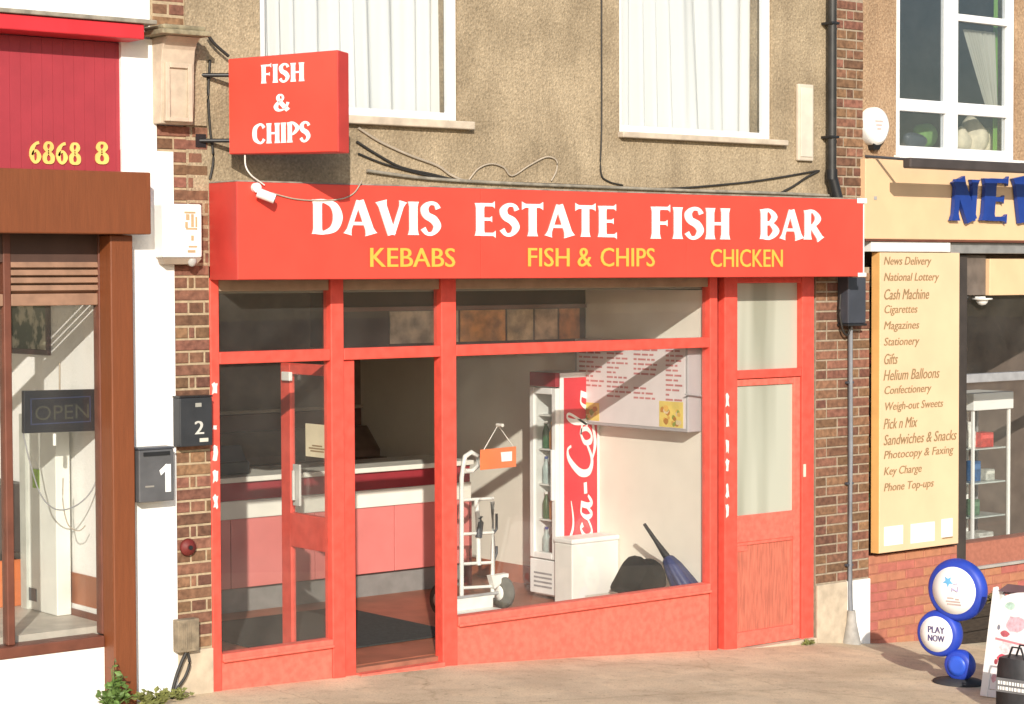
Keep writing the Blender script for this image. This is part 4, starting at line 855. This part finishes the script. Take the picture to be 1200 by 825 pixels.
x0, x1, z0, z1 = face_box(GB, 'case', mat('weathered_meter_case', (.24, .19, .13), .85, .25, 16, bump=.3), 209, 234, 726, 764, -.08)
for k in range(4): box('rib', MATS['weathered_meter_case'], GB, x0+.02+.03*k, x0+.03+.03*k, -.086, -.0805, z0+.02, z1-.02, .002)
cable('dark cable dropping from the meter box to the pavement, left strand', [(218, 765), (212, 778), (206, 795), (202, 812), (200, 826)], .011, CAB, y=-.06)
cable('dark cable dropping from the meter box and bowing right', [(220, 765), (222, 778), (217, 793), (209, 805), (203, 818)], .009, CAB, y=-.055)

# weeds
def weed(name, label, c, r, h, n, seed, cat='weed', m=LEAF, ls=.05):
    t = thing(name, label, cat, c); rnd = random.Random(seed); fo, stt = MB(), MB(); c = Vector(c)
    for _ in range(n):
        az = rnd.uniform(0, 6.283); rr = r*math.sqrt(rnd.random()); tip = c + Vector((rr*math.cos(az), rr*.6*math.sin(az), h*rnd.uniform(.35, 1)*(1-.5*rr/r)))
        stt.tube([c+Vector((rnd.uniform(-.3, .3)*r, rnd.uniform(-.2, .2)*r, 0)), (c+tip)/2+Vector((0, 0, .02)), tip], .003, 4)
        for k in range(7):
            q = c.lerp(tip, rnd.uniform(.4, 1.05)); a = Vector((rnd.gauss(0, 1), rnd.gauss(0, 1), rnd.gauss(.2, .6))).normalized(); bb = a.cross(Vector((rnd.gauss(0, 1), rnd.gauss(0, 1), rnd.gauss(0, 1)))).normalized(); s = ls*rnd.uniform(.6, 1.2); nn = a.cross(bb)
            fo.add([q, q+a*s*.45+bb*s*.32+nn*s*.08, q+a*s, q+a*s*.45-bb*s*.32+nn*s*.08], [[0, 1, 2], [0, 2, 3]])
    fo.build('foliage', m, t); stt.build('stem', m, t); return t
weed('leafy_weed', 'leafy green weed growing against the white wall left of the brown post', (-.80, -.22, gz(-.8)), .13, .32, 26, 3)
weed('leafy_weed', 'low green weed at the foot of the brown post', (-.56, -.22, gz(-.6)), .16, .14, 22, 4, m=mat('dry_weed_leaf', (.17, .18, .05), .7, .35, 30))
weed('leafy_weed', 'small weed by the cables at the foot of the left pier', (-.30, -.12, gz(-.3)), .08, .09, 10, 5, m=MATS['dry_weed_leaf'], ls=.035)
weed('grass_tuft', 'small tuft of moss and grass by the foot of the red side door', (5.28, -.07, gz(5.28)), .09, .045, 14, 6, m=MATS['dry_weed_leaf'], ls=.03)

# ============================================================ right pier fittings
JB = thing('junction_box', 'dark grey junction box hanging under the right end of the red fascia', 'box', (5.9, -.1, 2.2))
a, b = at(994, 350, -.12), at(1015, 350, -.12); zt_, zb_ = 2.54, at(1005, 379, -.12).z
box('case', mat('blue_grey_box', (.05, .055, .07), .4, .1), JB, a.x, b.x, -.12, -.006, zb_, zt_, .008); box('bottom_cap', BLACK, JB, a.x-.006, b.x+.006, -.126, -.006, zb_-.02, zb_-.001, .004)
cable('black cable loop hanging left of the dark junction box', [(985, 345), (984, 365), (986, 380), (989, 390), (994, 392), (997, 378)], .009, CAB, y=-.06)
GP_ = thing('wall_conduit', 'thin grey pipe running down the right brick pier to a flared foot', 'pipe', (5.83, -.03, gz(5.83)))
cm_ = mat('blue_grey_pipe', (.20, .21, .23), .5, .12, 10)
xc = at(996, 560, -.03).x
MB().tube([(xc-.004, -.034, zb_-.02), (xc+.002, -.034, 1.2), (xc, -.036, .0), (xc, -.05, -.2)], .019, 10).build('pipe', cm_, GP_)
MB().lathe((xc, -.05, -.2), -ZV, [(.03, -.1), (.04, 0), (.075, .16), (.08, .24)], 16).build('flared_foot', mat('cement_foot', (.36, .34, .31), .9, .15, 15), GP_)
for z in (1.7, .9, .25): box('clip', DKGREY, GP_, xc-.035, xc+.035, -.04, -.006, z, z+.018, .003)

# ============================================================ right shop
RS = thing('shopfront', 'cream fascia shopfront of the newsagent with a dark glazed opening', 'shopfront', (7.6, 0, gz(7.6)))
fy = -.1; xl = at(1014, 250, fy).x
fb = at(1100, 281, fy).z
box('fascia', CREAM, RS, xl, 9.6, fy, -.001, fb, 3.475, .006); box('fascia_lip', BROWNW, RS, xl, 9.6, fy-.008, -.02, fb-.018, fb-.001, .003)
box('white_strip', WHITE, RS, at(1021, 290, -.09).x, at(1114, 290, -.09).x, -.09, -.002, at(1070, 295, -.09).z, fb-.019, .004)
box('shutter_housing', mat('galvanised_steel', (.36, .35, .34), .4, .12, 12, metal=.4), RS, at(1115, 290, -.06).x, 9.6, -.06, .15, at(1150, 297, -.06).z, fb-.02, .004)
NM = [(1116, 1150, 'N'), (1152, 1184, 'E'), (1186, 1236, 'W')]
bm_ = mat('dark_blue_letter_edge', (.02, .04, .25), .4)
for a, b, ch in NM:
    p, q = at(a, 232, fy-.05), at(b, 232, fy-.05); t, bo = at((a+b)/2, 206, fy-.05).z, at((a+b)/2, 262, fy-.05).z
    lay('letter', word_strokes(ch, T=.27, S=.105), (p.x, fy-.012, bo), XV, ZV, (q.x-p.x)*.93, t-bo, BLUE, RS, .035, shear=.10)
box('corner_screw', GREY, RS, at(1024, 232, fy).x, at(1027, 232, fy).x, fy-.006, fy-.0005, at(1024, 234, fy).z, at(1024, 230, fy).z)
LB = thing('service_board', 'tall cream board listing services in brown lettering beside the right pier', 'sign board', (6.6, -.04, .31))
by = -.085; x0, x1 = at(1031, 450, by).x, at(1124, 450, by).x; zt_, zb_ = at(1075, 296, by).z, at(1075, 643, by).z
box('board', CREAMP, LB, x0, x1, by, -.002, zb_, zt_, .004); box('board_edge', ORCR, LB, x0-.006, x0-.0005, by+.004, -.002, zb_, zt_)
LINES = ['News Delivery', 'National Lottery', 'Cash Machine', 'Cigarettes', 'Magazines', 'Stationery', 'Gifts', 'Helium Balloons', 'Confectionery', 'Weigh-out Sweets', 'Pick n Mix', 'Sandwiches & Snacks', 'Photocopy & Faxing', 'Key Charge', 'Phone Top-ups']
RE = [1090, 1099, 1088, 1074, 1076, 1076, 1051, 1100, 1090, 1104, 1074, 1120, 1116, 1079, 1093]
for k, (tx, re) in enumerate(zip(LINES, RE)):
    yc = 307 + (573-307)*k/14 ; p = at(1033.5, yc+4.5, by); q = at(re, yc-4.5, by); h_ = .075
    sans('lettering', tx, (p.x+.015, by-.0005, p.z-.012), XV, ZV, q.x-p.x-.02, .085, TXTB, LB, .002, shear=.25, bold=.004)
for a, b, t, bo in ((1036, 1058, 615, 640), (1067, 1095, 611, 637), (1103, 1116, 607, 630)):
    p, q = at(a, bo, by), at(b, t, by); box('white_notice', LETW, LB, p.x, q.x, by-.003, by-.0005, p.z, q.z)
p, q = at(1104, 631.5, by), at(1116, 628.5, by); box('notice_print', TXTB, LB, p.x, q.x, by-.0045, by-.0035, p.z, q.z)
# brick stall riser
BW = thing('brick_wall', 'low orange painted brick wall under the cream board and shop window', 'wall', (7.2, 0, gz(7.2)))
box('mortar_core', MORTO, BW, 6.078, 9.6, .006, .18, -1.2, .30)
nr = 10
for k in range(nr+1):
    z = .305 - .0765*(k+1); x = 6.08 - (.11 if k % 2 else 0)
    while x < 9.2:
        ww = .214
        if z > .07 and x+ww > 7.17: ww = 7.17-x
        if x+ww < 6.09: x += .225; continue
        xs_ = max(x, 6.08); w2_ = x+ww-xs_
        if w2_ > .03:
            o = bpy.data.objects.new('brick', chamfer_mesh('brick_o', w2_, .066, .06, BRICKO, random.randrange(3))); o.name = 'brick'; COL.objects.link(o); o.parent = BW
            o.location = Vector((xs_+w2_/2, random.uniform(-.002, .002), z+.038)) - wl(BW)
        x += .225
        if z > .07 and x > 7.15: break
box('wall_coping', mat('grey_window_bed', (.38, .36, .33), .7, .1), RS, 7.175, 9.6, -.03, .3, .075, .10, .004)
DF = mat('dark_bronze_frame', (.05, .04, .035), .5, .15)
ztop = at(1150, 299, .0).z
box('frame_post', DF, RS, 7.176, 7.29, .0, .1, .10, ztop, .005)
zt2, zb2 = at(1165, 437, .02).z, at(1165, 447, .02).z
box('transom', GREY, RS, 7.291, 9.5, .0, .09, zb2, zt2, .005); box('frame_post', DF, RS, 9.3, 9.5, .0, .1, .10, zb2-.001, .005)
xs0 = at(1160, 320, -.02).x; box('shutter_box', CREAM, RS, xs0, 9.5, -.02, .3, at(1180, 346, -.02).z, ztop-.03, .006)
box('infill_panel', mat('grey_brown_infill', (.14, .11, .09), .7, .2, 9), RS, 7.291, xs0-.002, .02, .08, at(1140, 346, .02).z, ztop, .004)
box('window_pane', GLASS, RS, 7.291, 9.3, .05, .056, zt2, at(1180, 346, -.02).z-.002); box('window_pane', GLASS, RS, 7.291, 9.3, .05, .056, .10, zb2)
DC = thing('dome_camera', 'small white dome camera under the cream shutter box', 'camera', at(1151, 352, .0))
p = at(1151, 351, -.03); MB().lathe(p, -ZV, [(.085, -.012), (.085, .0), (.05, .004), (.048, .02), (.03, .042), (.004, .05)], 20).build('dome', WHITE, DC); box('mount', WHITE, DC, p.x-.03, p.x+.03, p.y-.01, .019, p.z+.0125, p.z+.025)
# things in the newsagent
sh = thing('display_cabinet', 'tall glass display cabinet with a white top standing in the newsagent window', 'cabinet', (8.17, .5, -.05))
cx0, cx1, cy0, cy1 = 7.90, 8.42, .42, .80
cz = at(1155, 655, .45).z; ct = at(1155, 480, .45).z; ctt = at(1155, 460, .45).z
st('window_bed', mat('grey_bed', (.22, .20, .18), .7), 7.3, 9.4, .31, .95, -.05, cz-.03)
box('top_box', WHITE, sh, cx0-.015, cx1+.015, cy0-.02, cy1, ct, ctt, .006); box('base', WHITE, sh, cx0, cx1, cy0, cy1, cz-.028, cz+.02, .004)
for x_ in (cx0, cx1-.025):
    for y_ in (cy0, cy1-.025): box('corner_post', GREY if y_ > cy0 else WHITE, sh, x_, x_+.025, y_, y_+.025, cz+.021, ct-.001, .003)
for k, z in enumerate((.42, .72, 1.02)): box('glass_shelf', mat('pale_shelf', (.55, .6, .58), .2), sh, cx0+.03, cx1-.03, cy0+.03, cy1-.03, z, z+.012)
box('glass_front', GLASS, sh, cx0+.026, cx1-.026, cy0+.008, cy0+.014, cz+.021, ct-.001)
MB().tube([(8.17, .7, cz+.02), (8.17, .7, ct)], .014).build('back_rail', WHITE, sh)
PK = [('red_packet', 'red packet on the top shelf of the display cabinet', 'packet', 8.19, .55, 1.033, .17, .12, .13, (.6, .06, .05)), ('white_bottle', 'white bottle shape high in the display cabinet', 'bottle', 8.08, .6, 1.033, .0, .0, .22, (.7, .7, .66)), ('blue_packet', 'blue packet on the middle shelf of the display cabinet', 'packet', 8.1, .58, .733, .10, .1, .18, (.03, .12, .3)),
      ('grey_packet', 'pale packet beside the blue one in the display cabinet', 'packet', 8.26, .56, .733, .12, .1, .1, (.5, .5, .46)), ('silver_parcel', 'crumpled silver parcel at the bottom of the display cabinet', 'parcel', 8.22, .6, cz+.021, .2, .16, .2, (.55, .54, .5)), ('green_packet', 'green packet on the lowest shelf of the display cabinet', 'packet', 8.09, .58, .433, .1, .1, .14, (.1, .2, .12))]
for nme, lab, cat, x_, y_, z_, wx, wy, h, col in PK:
    t = thing(nme, lab, cat, (x_, y_, z_)); mm = mat(nme+'_print', col, .5, .25, 25)
    if wx == 0: MB().lathe((x_, y_, z_), ZV, [(.05, 0), (.055, .02), (.055, .13), (.03, .17), (.03, .2)], 14).build('body', mm, t); MB().cyl((x_, y_, z_+.2), (x_, y_, z_+.225), .034).build('cap', WHITE, t)
    else: box('body', mm, t, x_-wx/2, x_+wx/2, y_-wy/2, y_+wy/2, z_, z_+h, .008); box('flap', mat(nme+'_flap', [min(1, c*1.4+.05) for c in col], .5), t, x_-wx/2+.01, x_+wx/2-.01, y_-wy/2-.003, y_-wy/2-.0005, z_+h*.6, z_+h*.85)
SHV = thing('shelving', 'dark shop shelving with coloured strips at the back of the newsagent', 'shelving', (8.6, 2.2, -.05))
box('back_panel', mat('dark_shelf_back', (.05, .035, .03), .7), SHV, 7.2, 9.45, 2.4, 2.45, -.05, 2.3)
for k, z in enumerate((.3, .65, 1.0, 1.35)): box('shelf', mat('brown_shelf', (.12, .07, .05), .6), SHV, 7.2, 9.45, 2.05, 2.399, z, z+.03)
for z0_, z1_, c in ((1.72, 1.80, (.30, .03, .03)), (1.82, 1.87, (.35, .25, .04)), (1.62, 1.68, (.28, .14, .06))): box('header_strip', mat('strip_%d' % int(z0_*100), c, .6, .2, 8), SHV, 7.2, 9.45, 2.03, 2.048, z0_, z1_)
rnd = random.Random(8); cols = [('red', (.4, .04, .03)), ('yellow', (.5, .36, .05)), ('blue', (.04, .1, .3)), ('white', (.6, .58, .52)), ('orange', (.5, .2, .04)), ('green', (.06, .2, .06))]
for k, z in enumerate((.33, .68, 1.03)):
    for j in range(7):
        cn, c = cols[rnd.randrange(6)]; x_ = 8.05 + j*.19; h = rnd.uniform(.14, .26)
        t = thing('packet', '%s packet, %s from the left on the %s dark shelf in the newsagent' % (cn, ['first', 'second', 'third', 'fourth', 'fifth', 'sixth', 'seventh'][j], ['lowest', 'middle', 'highest'][k]), 'packet', (x_, 2.2, z+.001), 'packets on the newsagent shelves')
        box('body', mat(cn+'_packet', c, .5, .2, 20), t, x_-.07, x_+.07, 2.12, 2.28, z+.001, z+h, .006); box('front_print', WHITE, t, x_-.05, x_+.05, 2.117, 2.1195, z+h*.5, z+h*.75)
# trough light
TL = thing('trough_light', 'long dark trough light on arms over the cream fascia', 'light', (7.5, -.48, 3.43))
box('trough', mat('dark_brown_trough', (.06, .048, .045), .5, .15), TL, 5.95, 9.4, -.52, -.44, 3.385, 3.465, .012)
for x_ in (6.02, 7.9): MB().tube([(x_, -.0, 3.50), (x_, -.44, 3.455)], .011, 8).build('arm', DKGREY, TL)

# ============================================================ street things
gx, gy = 4.85, -1.89; g0 = gz(gx)
nrm_ = Vector((-.978, -.208, 0)); hh = Vector((.208, -.978, 0))
LP = thing('pavement_sign', 'blue lollipop pavement sign of three stacked discs with white faces', 'sign', (gx, gy, g0))
DB = mat('blue_plastic', (.02, .055, .42), .5, .15, 6)
def disc(c, r, t, rw):
    c = Vector(c); o = MB().lathe(c, nrm_, [(r*.55, -t/2), (r*.86, -t/2), (r*.96, -t*.34), (r, -t*.1), (r, t*.1), (r*.96, t*.34), (r*.86, t/2), (r*.55, t/2)], 40).build('disc', DB, LP)
    if rw: MB().lathe(c, nrm_, [(rw*.5, t/2+.0005), (rw, t/2+.0005), (rw, t/2+.004), (rw*.5, t/2+.0045)], 40).build('white_face', LETW, o)
    return o, c + nrm_*(t/2+.006)
c1 = Vector((gx, gy, g0+.655)); c2 = c1 + hh*-.135 + Vector((0, 0, -.318)); c3 = c1 + hh*.02 + Vector((0, 0, -.525))
o1, f1 = disc(c1, .218, .11, .165); o2, f2 = disc(c2, .165, .11, .125); o3, f3 = disc(c3, .108, .10, 0)
MB().lathe(c3, nrm_, [(.04, .0505), (.07, .0505), (.07, .056), (.04, .056)], 24).build('raised_ring', mat('brighter_blue_ring', (.03, .10, .60), .4), o3)
def onface(f, u_, v_): return f + hh*u_ + ZV*v_
star = MB(); star.prism([onface(f1, -.045+.042*(1 if k % 2 else .45)*math.cos(k*6.283/10+.3), .06+.042*(1 if k % 2 else .45)*math.sin(k*6.283/10+.3)) for k in range(10)], nrm_*.001); star.build('star_print', mat('light_blue_print', (.15, .45, .75), .5), o1)
fc = MB()
for (ua, va, ub, vb, r_) in ((-.005, .01, .03, -.005, .007), (.03, -.005, .035, .03, .006), (-.01, .02, -.012, -.01, .006), (.0, .045, .03, .05, .005)): fc.tube([onface(f1, ua, va), onface(f1, ub, vb)], r_, 5)
fc.build('emblem_print', mat('lilac_print', (.45, .42, .60), .5), o1)
tp_ = MB()
for (u0_, u1_, v_) in ((-.05, .0, -.055), (.01, .04, -.06), (-.06, .05, -.078), (-.05, .055, -.097)): tp_.obox(onface(f1, (u0_+u1_)/2, v_), hh*((u1_-u0_)/2), ZV*.006, nrm_*.001)
tp_.build('text_print', mat('brown_grey_print', (.45, .36, .34), .5), o1)
for tx, v_, w2 in (('PLAY', .008, .125), ('NOW', -.052, .125)): sans('lettering', tx, onface(f2, -w2/2, v_), hh, ZV, w2, .045, mat('dark_purple_print', (.09, .07, .18), .5), o2, .001, bold=.005)
MB().lathe((gx, gy, g0-.01), ZV, [(.05, 0), (.17, .0), (.17, .03), (.06, .05)], 24).build('base', mat('dark_rubber_base', (.03, .03, .035), .8), LP)
MB().cyl((gx+hh.x*.02, gy+hh.y*.02, g0+.03), (gx+hh.x*.02, gy+hh.y*.02, g0+.1), .04).build('stem', DB, LP)

px0_ = at(1127, 740, -.27).x; px1_ = at(1188, 740, -.27).x
pz_ = gz((px0_+px1_)/2)
TR = thing('planter', 'low dark wooden trough of dry plants against the orange brick wall behind the blue sign', 'planter', ((px0_+px1_)/2, -.15, pz_))
PW = mat('dark_trough_wood', (.035, .024, .016), .85, .3, 14, bump=.3, stretch=(1, 1, 6))
for k in range(3): box('board', PW, TR, px0_, px1_, -.275+.002*k, -.25, pz_+.01+.105*k, pz_+.11+.105*k, .005)
for a, b in ((px0_, px0_+.02), (px1_-.02, px1_)): box('end_board', PW, TR, a, b, -.249, -.03, pz_+.01, pz_+.32, .004)
box('soil', mat('dry_soil', (.07, .05, .035), .95, .3, 30, bump=.5), TR, px0_+.021, px1_-.021, -.249, -.03, pz_+.01, pz_+.28)
for k in range(5): weed('dry_plant', 'straggly dry plant, %s from the left in the dark trough by the newsagent wall' % ['first', 'second', 'third', 'fourth', 'fifth'][k], (px0_+.12+k*(px1_-px0_-.24)/4, -.15, pz_+.28), .09, .13+.03*(k % 3), 12, 60+k, 'plant', mat('dead_leaf', (.13, .10, .04), .8, .4, 30), .045)
ax_, ay_ = 4.56, -2.33; ag = gz(ax_)
AB2 = thing('a_board', 'white A-board with pink and red pictures standing at the right edge of the pavement', 'sign board', (ax_+.2, ay_-.3, ag))
h2 = Vector((.15, -.989, 0)); n2 = Vector((-.989, -.15, 0)); tilt = (ZV*.72 - n2*.17).normalized()
def panel(org, tl, sgn):
    Wd, Ht = .62, .74; nn = h2.cross(tl).normalized()
    if nn.dot(n2)*sgn < 0: nn = -nn
    fr = MB()
    def P(u_, v_, d=0): return org + h2*u_ + tl*v_ + nn*d
    fr.prism([P(0, 0), P(.055, 0), P(.055, Ht-.1), P(.03, Ht), P(.0, Ht-.01)], nn*.025); fr.prism([P(Wd-.055, 0), P(Wd, 0), P(Wd, Ht-.01), P(Wd-.03, Ht), P(Wd-.055, Ht-.1)], nn*.025)
    fr.prism([P(.056, .0), P(Wd-.056, 0), P(Wd-.056, .05), P(.056, .05)], nn*.024)
    o = fr.build('frame', WHITE, AB2, .003)
    top = [(.058, .055), (Wd-.058, .055), (Wd-.058, Ht-.10)] + [(Wd/2+(Wd/2-.058)*math.cos(math.pi*k/12), Ht-.10+.085*math.sin(math.pi*k/12)) for k in range(1, 12)] + [(.058, Ht-.10)]
    MB().prism([P(u_, v_, .004) for u_, v_ in top], nn*.012).build('panel', mat('white_poster', (.78, .74, .74), .5, .05, 9), o)
    MB().prism([P(.03, Ht-.03, .002), P(Wd-.03, Ht-.03, .002), P(Wd-.1, Ht+.025, .002), P(.1, Ht+.025, .002)], nn*.01).build('handle', mat('dark_plum_top', (.12, .07, .08), .5), o)
    if sgn > 0:
        def blob(nm, col, cu, cv, ru, rv, k=0, n=14):
            rn = random.Random(int(cu*1000+cv*777)); MB().prism([P(cu+ru*math.cos(6.283*i/n)*rn.uniform(.8, 1.1), cv+rv*math.sin(6.283*i/n)*rn.uniform(.8, 1.1), .0165+.0003*k) for i in range(n)], nn*.0004).build(nm, mat('print_'+nm, col, .5, .2, 40), o)
        blob('pink_picture', (.62, .40, .46), .20, .50, .075, .06, 0); blob('pale_green_swirl', (.42, .58, .50), .14, .62, .04, .025, 1); blob('dark_red_picture', (.42, .10, .12), .125, .43, .035, .022, 2)
        blob('red_picture', (.66, .08, .12), .13, .265, .04, .035, 3); blob('pale_circle', (.66, .60, .62), .15, .34, .055, .045, 0); blob('red_corner', (.35, .06, .08), .085, .24, .015, .02, 4); blob('pink_corner', (.62, .35, .40), .085, .13, .02, .03, 5); blob('grey_mark', (.2, .2, .25), .075, .47, .012, .018, 6)
        MB().prism([P(.06, .40, .0168), P(.35, .37, .0168), P(.35, .355, .0168), P(.06, .385, .0168)], nn*.0004).build('red_ribbon', mat('print_ribbon', (.55, .22, .25), .5), o)
panel(Vector((ax_, ay_, ag)), tilt, 1)
panel(Vector((ax_+.36, ay_+.05, gz(ax_+.36))), (ZV*.72 + n2*.17).normalized(), -1)
BG = thing('shopping_bag', 'black bag with a band of white print standing in front of the A-board', 'bag', (4.25, -2.95, gz(4.25)))
bx_, by_ = 4.17, -2.79; bg = gz(bx_); rings = []
for t, k in ((0, .92), (.05, 1), (.5, 1.0), (.85, .95), (1, .88)):
    rings.append([Vector((bx_, by_, bg+.36*t)) + h2*(.26*(a_)*k+.14) + n2*(b_*k) for a_, b_ in [(-.5, -.05), (-.47, -.09), (0, -.1+.01*t), (.47, -.09), (.5, -.05), (.5, .05), (.47, .09), (0, .1), (-.47, .09), (-.5, .05)]])
loft(rings, mat('black_bag_plastic', (.03, .03, .034), .55, .2, 14, bump=.2, bscale=30), 'bag_body', BG)
p_ = Vector((bx_, by_, bg)) + n2*.102 + h2*.14
MB().obox(p_+ZV*.19, h2*.115, ZV*.045, n2*.002).build('print_band', mat('grey_band', (.16, .16, .17), .5), BG)
wb = MB(); rnd = random.Random(7)
for r_ in range(2):
    u_ = -.10
    while u_ < .09: w3_ = rnd.uniform(.008, .022); wb.obox(p_+ZV*(.205-.035*r_)+h2*(u_+w3_/2)+n2*.0025, h2*(w3_/2), ZV*.011, n2*.001); u_ += w3_+.007
wb.build('white_print', LETW, BG)
for s_ in (-.05, .05):
    MB().tube([Vector((bx_, by_, bg+.35))+h2*(.14-.06)+n2*s_, Vector((bx_, by_, bg+.43))+h2*(.14-.03)+n2*s_, Vector((bx_, by_, bg+.43))+h2*(.14+.03)+n2*s_, Vector((bx_, by_, bg+.35))+h2*(.14+.06)+n2*s_], .007, 6).build('handle', BLACK, BG)
